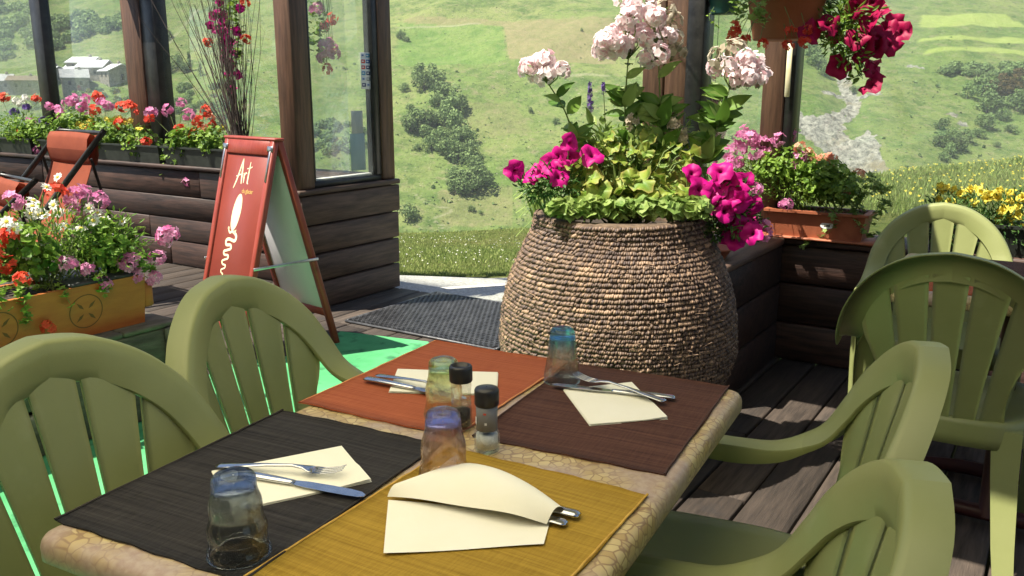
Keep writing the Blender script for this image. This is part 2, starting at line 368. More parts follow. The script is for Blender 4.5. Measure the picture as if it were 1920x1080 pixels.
for p in ((1716, 126), (1705, 125), (1780, 215), (1800, 232), (1640, 175)): rock = np.maximum(rock, line_mask(X, Y, hill_poly([p, (p[0] + 9, p[1] + 2)]), 2.2))
dry = in_poly(X, Y, hill_poly([(943, 44), (1150, 44), (1150, 122), (1040, 120), (955, 112)])) * .9
dry = np.maximum(dry, in_poly(X, Y, hill_poly([(760, 36), (1150, 36), (1150, 45), (760, 46)])) * .8)
dry = np.maximum(dry, in_poly(X, Y, hill_poly([(840, 200), (960, 190), (1000, 250), (900, 262)])) * .35)
dry = np.maximum(dry, in_poly(X, Y, hill_poly([(820, 360), (960, 350), (960, 425), (830, 425)])) * .4)
lush = in_poly(X, Y, hill_poly([(745, 45), (940, 45), (950, 112), (745, 122)])) * .4
pane_reflection = np.zeros(X.shape)  # pale bands painted on the slope for the reflection in the right-hand pane
for q in ([(1728, 28), (1885, 28), (1930, 52), (1722, 52)], [(1722, 74), (1930, 71), (1930, 83), (1722, 80)], [(1735, 95), (1930, 98), (1930, 107), (1735, 103)]): pane_reflection = np.maximum(pane_reflection, in_poly(X, Y, hill_poly(q)) * .85)
trail = np.zeros(X.shape)
for pl, w in (([(776, 362), (800, 385), (843, 392), (846, 398), (812, 410), (818, 420), (843, 428)], .55), ([(372, 18), (350, 45), (331, 63), (322, 78), (313, 84)], 1.3),
              ([(214, 151), (242, 167), (315, 186), (380, 215)], 1.1), ([(0, 145), (60, 132), (95, 128)], 1.0), ([(1060, 143), (1140, 143)], 1.3), ([(745, 52), (900, 45)], .9)):
    trail = np.maximum(trail, line_mask(X, Y, hill_poly(pl), w))
hill_m = sstep(40, 90, Y)
Z = Z + rock * (Y > 100) * (RNG.normal(0, .5, X.shape))
tv = np.stack([X.ravel(), Y.ravel(), Z.ravel()], 1).astype(np.float32)
nx, ny = len(xs), len(ys)
ii = np.arange(nx * ny).reshape(ny, nx)
tf = np.stack([ii[:-1, :-1].ravel(), ii[:-1, 1:].ravel(), ii[1:, 1:].ravel(), ii[1:, :-1].ravel()], 1).astype(np.int32)
def np_mesh(name, v, f, mats, attrs=None, smooth=True):
    me = bpy.data.meshes.new(name); k = f.shape[1]
    me.vertices.add(len(v)); me.vertices.foreach_set('co', np.asarray(v, np.float32).ravel())
    me.loops.add(f.size); me.loops.foreach_set('vertex_index', f.astype(np.int32).ravel())
    me.polygons.add(len(f)); me.polygons.foreach_set('loop_start', np.arange(0, f.size, k, dtype=np.int32)); me.polygons.foreach_set('loop_total', np.full(len(f), k, np.int32))
    for m in (mats if isinstance(mats, list) else [mats]): me.materials.append(m)
    for n, a in (attrs or {}).items():
        t = me.attributes.new(n, 'FLOAT', 'POINT'); t.data.foreach_set('value', np.asarray(a, np.float32).ravel())
    me.update(calc_edges=True); me.polygons.foreach_set('use_smooth', [smooth] * len(f)); return me
def terrain_mat():
    m = bpy.data.materials.new('meadow'); m.use_nodes = True; nt = m.node_tree; L = nt.links; bs = nt.nodes['Principled BSDF']
    bs.inputs['Roughness'].default_value = .95; bs.inputs['Specular IOR Level'].default_value = .1
    tc = nd(nt, 'TexCoord')
    def noise(sc, det=6, ro=.6):
        n = nd(nt, 'TexNoise', i_Scale=sc, i_Detail=det, i_Roughness=ro); L.new(tc.outputs['Object'], n.inputs[0]); return n.outputs['Fac']
    def rng(f, a, b, lo=0., hi=1.):
        r = nd(nt, 'MapRange'); r.inputs['From Min'].default_value = a; r.inputs['From Max'].default_value = b; r.inputs['To Min'].default_value = lo; r.inputs['To Max'].default_value = hi; L.new(f, r.inputs[0]); return r.outputs[0]
    def mix(f, a, b, typ='MIX'):
        x = nd(nt, 'MixRGB', blend_type=typ)
        if isinstance(f, float): x.inputs[0].default_value = f
        else: L.new(f, x.inputs[0])
        for i, c in ((1, a), (2, b)):
            if isinstance(c, tuple): x.inputs[i].default_value = C4(c)
            else: L.new(c, x.inputs[i])
        return x.outputs[0]
    def attr(n): return nd(nt, 'Attribute', attribute_name=n).outputs['Fac']
    def mul(a, b):
        x = nd(nt, 'Math', operation='MULTIPLY'); L.new(a, x.inputs[0])
        if isinstance(b, float): x.inputs[1].default_value = b
        else: L.new(b, x.inputs[1])
        return x.outputs[0]
    far = mix(rng(noise(.02, 8, .65), .40, .60), (.13, .20, .05), (.205, .24, .08))
    far = mix(rng(noise(.14, 10, .7), .45, .62), far, (.085, .14, .036))
    far = mix(rng(noise(.32, 10, .75), .52, .66), far, (.215, .215, .105))
    far = mix(rng(noise(.8, 6, .75), .56, .64), far, (.045, .075, .022))
    far = mix(rng(noise(1.5, 3), .66, .71), far, (.34, .31, .24))
    lush_c = mix(rng(noise(.3), .3, .7), (.10, .22, .035), (.15, .27, .06))
    far = mix(attr('lush'), far, lush_c)
    dry_c = mix(rng(noise(.35, 8), .35, .65), (.255, .225, .115), (.19, .195, .08))
    far = mix(attr('dry'), far, dry_c)
    far = mix(attr('pane_reflection'), far, mix(rng(noise(.4), .3, .7), (.26, .33, .075), (.33, .38, .12)))  # reflected light coloured into the slope as yellow-green bands
    far = mix(rng(attr('trail'), .2, .9, 0., .6), far, (.32, .31, .20))
    nr = mix(rng(noise(.6), .35, .65), (.16, .225, .05), (.25, .25, .085))
    nr = mix(rng(noise(9, 6), .45, .7), nr, (.075, .12, .025))
    nr = mix(rng(noise(16, 3), .66, .70), nr, (.55, .48, .10))
    col = mix(attr('hillm'), nr, far)
    rk = mix(rng(noise(.55, 12, .8), .40, .62), (.10, .10, .09), (.46, .44, .38))
    rk = mix(rng(noise(.12, 4), .55, .7), rk, (.24, .21, .14))
    rj = nd(nt, 'Math', operation='ADD'); L.new(attr('rock'), rj.inputs[0]); L.new(rng(noise(.35, 6), .2, .8, -.45, .45), rj.inputs[1])
    col = mix(rng(rj.outputs[0], .4, .6), col, rk)
    L.new(col, bs.inputs['Base Color'])
    bp = nd(nt, 'Bump', i_Strength=1.0, i_Distance=1.0); L.new(noise(.5, 10, .75), bp.inputs['Height']); L.new(bp.outputs[0], bs.inputs['Normal'])
    return m
ground = link('ground', np_mesh('ground', tv, tf, terrain_mat(), dict(pane_reflection=pane_reflection, rock=rock, dry=dry, lush=lush, trail=trail, hillm=hill_m)))
tag(ground, 'green alpine meadow dropping away to the far grassy hillside', None, kind='structure')

# pale gravel path beyond the deck
mb = MB(); path_c = [(-6, 9.4), (-3, 7.0), (-1.3, 6.15), (-.2, 5.95), (1.2, 6.0), (3, 6.2)]
P = []
for i, (x, y) in enumerate(path_c):
    for _ in (0,): P.append([(x - .05, y - .75, -.10), (x, y - .2, -.06), (x, y + .2, -.06), (x + .02, y + .5 + .05 * math.sin(i * 2), -.12)])
mb.grid(P, flip=True); tag(mb.put('path', M['gravel']), 'pale gravel path just beyond the edge of the deck', kind='structure')

# ------------------------------------------------------------------ deck: planks along u, one object each
deck = tag(thing('deck', 'dark weathered plank deck', None, B(0, 0, 0), BA), kind='structure')
PITCH_V = .172
mbu = MB(); mbu.cbox(-6.6, 6.6, -.6, 3.9, -.12, -.06, .01, tint=.5)
under = mbu.put('joists', M['black_cap'], deck); under.location = (-2.6, 0, -.0)
def plank_mesh(L, seed):
    m = MB(); rnd = random.Random(seed); w = PITCH_V - rnd.uniform(.007, .013)
    m.cbox(-w / 2, w / 2, 0, L, -.036, rnd.uniform(-.002, .0), .004); return m.mesh('plank', M['deck'])
pl_lib = {}
for k in range(-54, 24):
    v = k * PITCH_V + .03
    rnd = random.Random(k * 13 + 5); u = -1.4 - rnd.uniform(0, 1.5)
    end = 4.28 + rnd.uniform(-.012, .012)
    if v < -3.8: end = 3.98
    if v > -1.4: end = 4.14
    while u < end - .05:
        L = min(rnd.choice((2.0, 2.4, 2.9)), end - u)
        if end - u - L < .35: L = end - u
        key = (round(L, 2), k % 3)
        if key not in pl_lib: pl_lib[key] = plank_mesh(L - .006, hash(key) % 999)
        if u + L > -.3: link('plank', pl_lib[key], deck, (v, u, 0))
        u += L
# green carpet
mb = MB(); cp = [(-.94, 4.50), (-1.0, 4.10), (-1.33, 3.96), (-1.72, 2.95), (-2.3, 1.5), (-2.3, .2), (.1, .2), (.22, 2.1), (-.44, 4.30)]
mb.prism(cp[::-1], .001, .007); carpet = mb.put('green_carpet', M['carpet'], smooth=False)
tag(carpet, 'bright green carpet laid on the deck beneath the table and left chairs', 'carpet')

# rubber ring mat
mat_v0, mat_v1, mat_u0, mat_u1 = -3.36, -2.34, 3.44, 4.27
e = thing('door_mat', 'black rubber ring mat lying on the deck by the gap in the wall', 'mat', B((mat_v0 + mat_v1) / 2, (mat_u0 + mat_u1) / 2, 0), BA)
mb = MB(); rr = .0165; sx = rr * 2 * .98; sy = sx * .866
W, D = mat_v1 - mat_v0, mat_u1 - mat_u0
j = 0; y = -D / 2 + rr
while y < D / 2 - rr * .5:
    x = -W / 2 + rr + (sx / 2 if j % 2 else 0)
    while x < W / 2 - rr * .5:
        z = .016
        ring = []
        for k in range(6):
            w = math.pi / 6 + k * math.pi / 3; c, s_ = math.cos(w), math.sin(w)
            ring.append([(x + c * rr * 1.1, y + s_ * rr * 1.1, .001), (x + c * rr * 1.02, y + s_ * rr * 1.02, z), (x + c * rr * .74, y + s_ * rr * .74, z), (x + c * rr * .72, y + s_ * rr * .72, .001)])
        vs = [p for q in ring for p in q]; fs = []
        for k in range(6):
            a, b = k * 4, ((k + 1) % 6) * 4
            fs += [(a + 1, b + 1, b + 2, a + 2), (a + 2, b + 2, b + 3, a + 3)]
        mb.add(vs, fs); x += sx
    y += sy; j += 1
tag(mb.put('ring_lattice', M['rubber'], e, smooth=False), kind='stuff')
mb = MB()
for (a, b, c, d) in ((-W / 2 - .01, W / 2 + .01, -D / 2 - .012, -D / 2 + .004), (-W / 2 - .01, W / 2 + .01, D / 2 - .004, D / 2 + .012), (-W / 2 - .014, -W / 2 + .004, -D / 2 + .005, D / 2 - .005), (W / 2 - .004, W / 2 + .014, -D / 2 + .005, D / 2 - .005)):
    mb.cbox(a, b, c, d, .001, .014, .004)
mb.put('rim', M['rubber'], e)

# ------------------------------------------------------------------ plank walls with ledges, posts and panes
def boards(parent, v0, v1, zrows, u, th, mat_, seed, along='v', maxlen=2.3, proud=.006):
    rnd = random.Random(seed)
    for (z0, z1) in zrows:
        x = v0
        while x < v1 - .01:
            L = min(rnd.uniform(.7, 1) * maxlen, v1 - x)
            if v1 - x - L < .4: L = v1 - x
            m = MB(); o = rnd.uniform(0, proud)
            if along == 'v': m.cbox(x + .002, x + L - .002, u - o, u + th, z0 + .004, z1 - .004, .006)
            else: m.cbox(u - th, u + o, x + .002, x + L - .002, z0 + .004, z1 - .004, .006)
            m.put('board', mat_, parent); x += L
def box_part(name, parent, mat_, a, b, ch=.005):
    m = MB(); m.cbox(a[0], b[0], a[1], b[1], a[2], b[2], ch); return m.put(name, mat_, parent)

# left wall
e = thing('plank_wall', 'long dark plank wall behind the deckchair carrying flower boxes', 'wall', B(-5.9, 3.95, 0), BA)
rows = [(.0, .19), (.19, .36), (.36, .53), (.53, .725)]
boards(e, -3.4, 2.05, rows, 0, .035, M['wall'], 3)
box_part('back_panel', e, M['wall'], (-3.4, .037, .0), (2.05, .32, .715))
mb = MB(); mb.cbox(-3.42, 2.05, -.03, .36, .727, .757, .006); mb.put('ledge', M['wall'], e)
# posts of the left wind screen: brown post with black frame, thin mullion
def lv(px, u=4.2):  # v of a pixel column on plane u
    p = atu(px, 200, u); return p.dot(VX)
def screen_post(label, v0, v1, u0, u1, z0, z1, mat_, strips=()):
    t = thing('wall_post', label, 'post', B((v0 + v1) / 2, (u0 + u1) / 2, z0), BA)
    hv, hu = (v1 - v0) / 2, (u1 - u0) / 2
    box_part('timber', t, mat_, (-hv, -hu, 0), (hv, hu, z1 - z0), .006)
    for st in strips:
        a, b, c, d = st[:4]
        box_part('frame_strip' if len(st) < 5 else 'timber', t, M['black_frame'] if len(st) < 5 else st[4], (a - (v0 + v1) / 2, c - (u0 + u1) / 2, 0), (b - (v0 + v1) / 2, d - (u0 + u1) / 2, z1 - z0), .004)
    return t
a0, a1, a2 = lv(243, 4.13), lv(276, 4.13), lv(300, 4.13)
screen_post('square brown timber post with black frame rising from the flower boxes', a0, a1, 4.13, 4.27, .757, 2.3, M['post'], [(a1 + .001, a2, 4.14, 4.26)])
b0, b1 = lv(70, 4.13) + .06, lv(92, 4.13) + .03
screen_post('thin black frame upright beyond the deckchair among red flowers', b0, b1, 4.13, 4.22, .757, 2.3, M['black_frame'])
for nm, x0, x1 in (('window_pane', b1 + .002, a0 - .002), ('window_pane', a2 + .002, -4.0)):
    m = MB(); m.cbox(x0, x1, 4.19, 4.196, .757, 2.3, .001)
    o = m.put(nm, M['pane_left'], None, (0, 0, 0), (0, 0, BA))
    tag(o, 'clear glass wind screen pane ' + ('between the thin upright and the brown post' if x1 < a1 else 'behind the bundle of bare twigs'), 'glass pane')
m = MB(); m.cbox(b0 - 2.0, b0 - .002, 4.19, 4.196, .757, 2.3, .001)
tag(m.put('window_pane', M['pane_left'], None, None, (0, 0, BA)), 'clear glass pane left of the thin black upright', 'glass pane')
m = MB(); m.cbox(b0 - 2, -3.5, 4.13, 4.27, 2.302, 2.42, .006)
tag(m.put('roof_beam', M['post'], None, None, (0, 0, BA)), 'long brown beam across the posts of the left wind screen', 'beam')
# pale lamp box on the post
c = atu(234, -22, 4.06); e = thing('wall_lamp', 'pale box lamp fixed high on the brown post', 'lamp', c, BA)
box_part('housing', e, M['white_metal'], (-.125, -.09, .02), (.125, .07, .14), .012); box_part('diffuser', e, M['white_print'], (-.10, -.075, -.0), (.10, .055, .021), .006)

# fin wall with the corner window
FV = -3.73
e = thing('plank_wall', 'short plank wall with the big window behind the red sign', 'wall', B(FV, 3.45, 0), BA)
rows = [(.0, .17), (.17, .34), (.34, .515), (.515, .695)]
rnd = random.Random(4)
for z0, z1 in rows:
    m = MB(); m.cbox(0.005, .04 + rnd.uniform(0, .006), .0, .86 + rnd.uniform(-.012, .012), z0 + .005, z1 - .005, .007); m.put('board', M['fin'], e)
for z0, z1 in rows:
    m = MB(); m.cbox(-.10, .004, -.012, .030, z0 + .005, z1 - .005, .006); m.put('board', M['wall'], e)
box_part('core', e, M['wall'], (-.098, .032, 0), (.003, .84, .69))
box_part('ledge', e, M['fin'], (-.13, -.02, .697), (.055, .865, .728), .006)
for nm, y0, y1 in (('post', -.0, .13), ('post', .725, .845)):
    box_part(nm, e, M['post'], (-.10, y0, .729), (.03, y1, 2.35), .006)
fr = box_part('window_frame', e, M['black_frame'], (-.05, .131, .729), (.02, .724, .765), .004)
for y0, y1 in ((.131, .150), (.672, .724)): box_part('frame_strip', fr, M['black_frame'], (-.05, y0, .766), (.022, y1, 2.3), .004)
pn = MB(); pn.cbox(-.012, -.006, .151, .671, .766, 2.3, .001); pn.put('pane', M['pane'], e)
box_part('inner_sill', e, M['white_metal'], (-.055, .15, .7655), (-.016, .671, .778), .003)
# card sticker and taped papers on the pane
def on_v(px, py, v):
    d = ray(px, py); return d * (v / d.dot(VX)) + Vector((0, 0, CZ))
PV = FV - .004
def sheet_on_pane(name, label, pxs, mat_, off=.002, cat='sticker', parent=None):
    (x0, y0, x1, y1) = pxs; a = on_v(x0, y0, PV + off); b = on_v(x1, y1, PV + off)
    ua, ub, za, zb = a.dot(UX), b.dot(UX), a.z, b.z
    t = thing(name, label, cat, B(PV + off, (ua + ub) / 2, zb), BA); h = (ub - ua) / 2
    m = MB(); m.cbox(-.001, .0006, -h, h, 0, za - zb, .0003); m.put('sheet', mat_, t)
    return t, h, za - zb
t, h, H_ = sheet_on_pane('sticker', 'small white sticker with rows of coloured payment card marks on the window', (675, 98, 697, 167), M['white_print'])
cols = dict(b=(.03, .10, .32), r=(.55, .06, .05), n=(.02, .03, .12), t=(.05, .25, .42), g=(.3, .3, .3), w=(.6, .62, .66))
for k, cc in cols.items(): M['ink_' + k] = pmat('ink_' + k, cc, None, rough=.5)
for i, row in enumerate(('wt', 'rb', 'rn', 'tn', 'wg', 'nw')):
    for j, kx in enumerate(row):
        y0 = -h * .86 + j * h * .9; zc = H_ * (1 - (i + .5) / 6.2); m = MB(); m.cbox(.0007, .0012, y0, y0 + h * .74, zc - H_ * .05, zc + H_ * .05, .0002)
        m.put('card_mark', M['ink_' + kx], t)
        m = MB(); m.cbox(.0013, .0016, y0 + h * .12, y0 + h * .5, zc - H_ * .015, zc + H_ * .02, .0001); m.put('card_mark', M['white_print' if kx != 'w' else 'ink_b'], t)
M['paper_pale'] = pmat('faded_paper', (.42, .46, .44), (.6, .62, .58), 9, (1, 1, .3), rough=.8, transl=.3)
M['paper_teal'] = pmat('faded_teal_paper', (.36, .47, .46), (.48, .58, .56), 7, (1, 1, .4), rough=.7, transl=.3)
sheet_on_pane('notice', 'faded white paper notice stuck low on the window', (658, 208, 681, 250), M['paper_pale'], cat='notice')
sheet_on_pane('notice', 'pale teal paper notice stuck at the bottom of the window', (656, 251, 686, 318), M['paper_teal'], cat='notice')

# right wall: back part with three boards, return ledge towards the basket
e = thing('plank_wall', 'low dark plank wall behind the green chairs on the right', 'wall', B(.9, 4.1, 0), BA)
rows3 = [(.0, .19), (.19, .385), (.385, .575)]
boards(e, -2.75, 3.2, rows3, 0, .04, M['wall'], 8)
box_part('back_panel', e, M['wall'], (-2.75, .042, 0), (3.2, .27, .565))
mb = MB(); mb.cbox(-2.76, 3.2, -.03, .32, .577, .607, .006); mb.put('ledge', M['wall'], e)
e = thing('plank_wall', 'short low plank wall ending just behind the woven basket', 'wall', B(-1.26, 3.22, 0), BA)
for k, (z0, z1) in enumerate(rows3):
    m = MB(); m.cbox(.125, .155, 0, .86, z0 + .004, z1 - .004, .006); m.put('board', M['wall'], e)
    m = MB(); m.cbox(-.155, .123, -.03, -.001, z0 + .004, z1 - .004, .006); m.put('board', M['wall'], e)
box_part('core', e, M['wall'], (-.15, .0, 0), (.124, .86, .565))
for k in range(2):
    m = MB(); m.cbox(-.17 + k * .172, -.002 + k * .172, -.045, .84, .577, .607 + .002 * k, .006); m.put('ledge_board', M['fin'], e)
def rv(px, u=4.2): return atu(px, 120, u).dot(VX)
p0, p1, p2 = rv(1205, 4.15), rv(1287, 4.15), rv(1320, 4.15)
m_ = (p0 + p1) / 2
screen_post('wide brown timber post behind the tall pink phlox', p0, m_ - .003, 4.15, 4.29, .608, 2.35, M['post'], [(m_ + .003, p1, 4.155, 4.285, M['post'])])
screen_post('narrow black frame post beside the wide brown post', p1 + .002, p2, 4.13, 4.27, .608, 2.35, M['black_frame'])
q0, q1, q2 = rv(1432, 4.12), rv(1474, 4.12), rv(1492, 4.12)
screen_post('brown timber corner post beneath the hanging terracotta pot', q0, q1, 4.12, 4.27, .608, 2.35, M['post'], [(q1 + .001, q2, 4.13, 4.26)])
for x0, x1, lab in ((p2 + .002, q0 - .002, 'narrow glass pane between the two right hand posts'), (q2 + .002, 3.9, 'wide glass pane right of the brown corner post')):
    m = MB(); m.cbox(x0, x1, 4.215, 4.221, .608, 2.35, .001); tag(m.put('window_pane', M['pane'], None, None, (0, 0, BA)), lab, 'glass pane')
m = MB(); m.cbox(-1.8, 3.9, 4.13, 4.27, 2.352, 2.47, .006)
tag(m.put('roof_beam', M['post'], None, None, (0, 0, BA)), 'long brown beam across the posts of the right wind screen', 'beam')
# pale draught strip on the corner post
c = atu(1482, 90, 4.11); m = MB(); m.cbox(-.012, .012, -.006, .0, -.24, .0, .003)
tag(m.put('weather_strip', M['cream_print'], None, c + Vector((0, 0, .02)), (0, 0, BA)), 'short pale wooden strip hanging on the brown corner post', 'strip')

# ------------------------------------------------------------------ moulded plastic armchair
def yb(x, z): return -.235 - .21 * (z - .43) + 1.0 * x * x
def catmull(K, n):
    out = []
    for i in range(len(K) - 1):
        p0, p1, p2, p3 = K[max(i - 1, 0)], K[i], K[i + 1], K[min(i + 2, len(K) - 1)]
        for j in range(n):
            t = j / n; out.append(.5 * ((2 * p1) + (p2 - p0) * t + (2 * p0 - 5 * p1 + 4 * p2 - p3) * t * t + (3 * p1 - p0 - 3 * p2 + p3) * t ** 3))
    out.append(K[-1]); return np.array(out)
def rim_path():
    K = []      # x y z  wx wy wz  halfwidth inner_flange outer_flange
    for t in (90, 72, 54, 38, 24, 12):
        a = R(t); x = .240 * math.cos(a); z = .60 + .265 * math.sin(a)
        K.append([x, yb(x, z) + (.0 if t > 20 else .012), z, math.cos(a), 0, math.sin(a) + .02, .038 - .005 * (90 - t) / 90, .006, .042])
    K += [[.246, -.178, .626, 1, 0, .12, .031, .012, .036], [.258, -.125, .602, 1, 0, .02, .028, .024, .034], [.267, -.055, .596, 1, 0, 0, .026, .034, .036],
          [.271, .04, .597, 1, 0, 0, .027, .032, .034], [.268, .13, .596, 1, 0, 0, .027, .030, .032], [.262, .185, .585, 1, 0, 0, .028, .026, .028],
          [.256, .208, .545, 1, 0, 0, .030, .024, .028], [.252, .214, .48, 1, 0, 0, .032, .024, .028], [.250, .218, .40, 1, 0, 0, .034, .026, .030], [.247, .232, .15, 1, 0, 0, .027, .02, .022], [.245, .24, 0, 1, 0, 0, .021, .014, .016]]
    return catmull(np.array(K), 6)
def sweep_rim(P, i0, i1, flip=1):
    m = MB(); rings = []
    for i in range(i0, i1 + 1):
        p = Vector(P[i][:3]); t = (Vector(P[min(i + 1, len(P) - 1)][:3]) - Vector(P[max(i - 1, 0)][:3])).normalized()
        if i == 0: t = Vector((1, 0, 0))
        w = Vector(P[i][3:6]); w = (w - t * w.dot(t)).normalized(); n = w.cross(t); h, fi, fo = P[i][6:9]
        pr = [(-h, -fi), (-h, -.001), (-h * .93, .002), (-h * .4, .0045), (h * .3, .005), (h * .82, .003), (h * .95, -.001), (h * 1.01, -.008), (h * 1.03, -fo), (h * .95, -fo), (h * .9, -.009), (h * .3, -.003), (-h * .6, -.003), (-h * .92, -.005), (-h * .92, -fi)]
        rings.append([p + w * a + n * b for a, b in pr])
    k = len(rings[0]); vs = [q for r in rings for q in r]; fs = []
    for i in range(len(rings) - 1):
        for j in range(k): fs.append((i * k + j, i * k + (j + 1) % k, (i + 1) * k + (j + 1) % k, (i + 1) * k + j))
    fs.append(tuple(range(k))[::-1]); fs.append(tuple(range((len(rings) - 1) * k, len(rings) * k)))
    if flip < 0: vs = [Vector((-q.x, q.y, q.z)) for q in vs]; fs = [f[::-1] for f in fs]
    m.add(vs, fs); return m
def sharp(me):
    me.set_sharp_from_angle(angle=R(42)); return me
def make_chair_parts():
    P = rim_path(); out = []
    n_arch = 6 * 6; n_arm = 6 * 12
    # back rim: both halves joined at the top
    a = sweep_rim(P, 0, n_arch, 1); b = sweep_rim(P, 0, n_arch, -1); a.add(b.v, b.f)
    out.append(('back_rim', sharp(a.mesh('back_rim', M['green_chair']))))
    for s in (1, -1):
        out.append(('armrest', sharp(sweep_rim(P, n_arch, n_arm, s).mesh('armrest', M['green_chair']))))
        out.append(('leg', sharp(sweep_rim(P, n_arm, len(P) - 1, s).mesh('leg', M['green_chair']))))
    # slats
    bx = [-.162, -.092, -.031, .031, .092, .162]; tx = [-.2125, -.138, -.046, .046, .138, .2125]; g = .0046
    def zt(x): return .60 + .230 * math.sqrt(max(0, 1 - (x / .2145) ** 2)) + .016
    for i in range(5):
        m = MB(); nu, nv = 7, 12; F = []; K = []
        for j in range(nv + 1):
            t = j / nv; rf = []; rk = []
            for k in range(nu + 1):
                s = k / nu; xb = bx[i] + g + (bx[i + 1] - bx[i] - 2 * g) * s; xt = tx[i] + g + (tx[i + 1] - tx[i] - 2 * g) * s
                zz = .425 + (zt(xt) - .425) * t; x = xb + (xt - xb) * t ** (1.25)
                if (i == 0 and k == 0) or (i == 4 and k == nu): x *= 1 - .10 * math.sin(math.pi * min(1, t * 1.15)) * (1 if t < .87 else 0)
                bow = .028 * math.sin(math.pi * t) * 0 + .010 * (1 - t) ** 2
                crown = .005 * (1 - (2 * s - 1) ** 2)
                y = yb(x, zz) + bow - .0035 + crown * .5
                rf.append((x, y, zz)); rk.append((x, y - .005, zz))
            F.append(rf); K.append(rk)
        m.grid(F, flip=True); m.grid(K)
        n0 = 0; w = nu + 1; off = w * (nv + 1); ed = [(j * w, (j + 1) * w) for j in range(nv)]
        for a_, b_ in ed: m.f.append((a_, b_, b_ + off, a_ + off)); m.m.append(0)
        for a_, b_ in [(x + nu, y + nu) for x, y in ed]: m.f.append((a_, a_ + off, b_ + off, b_)); m.m.append(0)
        out.append(('slat', m.mesh('slat', M['green_chair'])))
    # seat
    m = MB(); n = 40; rings = [(.02, .418), (.3, .420), (.6, .428), (.82, .440), (.93, .446), (.985, .443), (1.0, .43), (1.01, .40), (1.012, .372), (.995, .372), (.985, .40), (.96, .428), (.5, .415), (.02, .41)]
    vs = []
    for sc, z in rings:
        for k in range(n):
            w = 2 * math.pi * k / n; c, s = math.cos(w), math.sin(w); q = (abs(c) ** 4.2 + abs(s) ** 4.2) ** (-1 / 4.2)
            x, y = .232 * q * c * sc, .225 * q * s * sc - .015
            x *= 1 + .06 * (y / .225); vs.append((x, y, z + (.010 * (y / .22) ** 2 if y > .1 else 0) * 0))
    fs = [(i * n + k, i * n + (k + 1) % n, (i + 1) * n + (k + 1) % n, (i + 1) * n + k) for i in range(len(rings) - 1) for k in range(n)]
    m.add(vs, [f[::-1] for f in fs]); out.append(('seat', m.mesh('seat', M['green_chair'])))
    # rear legs: tapering angle section
    for s in (1, -1):
        m = MB(); vs = []
        for (x, y, z, w) in ((.188, -.215, .425, .060), (.192, -.235, .30, .052), (.204, -.27, .12, .042), (.215, -.295, .0, .034)):
            for (a, b) in ((.012, -.008), (-w, -.008), (-w, .004), (-.004, .006), (.002, w), (.012, w)):
                vs.append((s * (x + a), y + b, z))
        k = 6; fs = [(i * k + j, i * k + (j + 1) % k, (i + 1) * k + (j + 1) % k, (i + 1) * k + j) for i in range(3) for j in range(k)] + [tuple(range(18, 24)), tuple(range(6))[::-1]]
        m.add(vs, fs if s > 0 else [f[::-1] for f in fs]); out.append(('leg', m.mesh('leg', M['green_chair'], smooth=False)))
    return out
CH = make_chair_parts()
def chair(label, top_xy, ang, z=.0, group='green plastic armchairs'):
    """top_xy is where the middle of the back's top edge stands, ang the way the sitter faces"""
    f = Vector((math.cos(ang), math.sin(ang), 0)); loc = Vector((top_xy[0], top_xy[1], z)) + f * .326
    e = thing('garden_chair', label, 'chair', loc, ang - math.pi / 2, group)
    for n, me in CH: link(n, me, e)
    return e
TA = R(-27.5)
def topxy(px, py, z=.90): p = at(px, py, z); return (p.x, p.y)
chair('green plastic armchair facing the orange placemat, back to the red sign', topxy(428, 530), TA + R(9), .007)
chair('green plastic armchair facing the black placemat, beside the ochre flower trough', topxy(84, 650), TA + R(2), .007)
chair('green plastic armchair with its arm reaching under the table by the brown placemat', topxy(1722, 652), TA + math.pi + R(9), 0)
chair('green plastic armchair tucked in beside the mustard placemat', topxy(1697, 902), TA + math.pi + R(9), 0)
chair('shaded green plastic armchair pushed against the second table, back to the dining table', topxy(1790, 474), BA + math.pi / 2 + R(2), 0)
p = B(-.39, 3.70); lc = chair('sunlit green plastic armchair standing before the yellow flowers', (p.x, p.y), R(-115), 0); lc.scale = (.95, .95, .955)

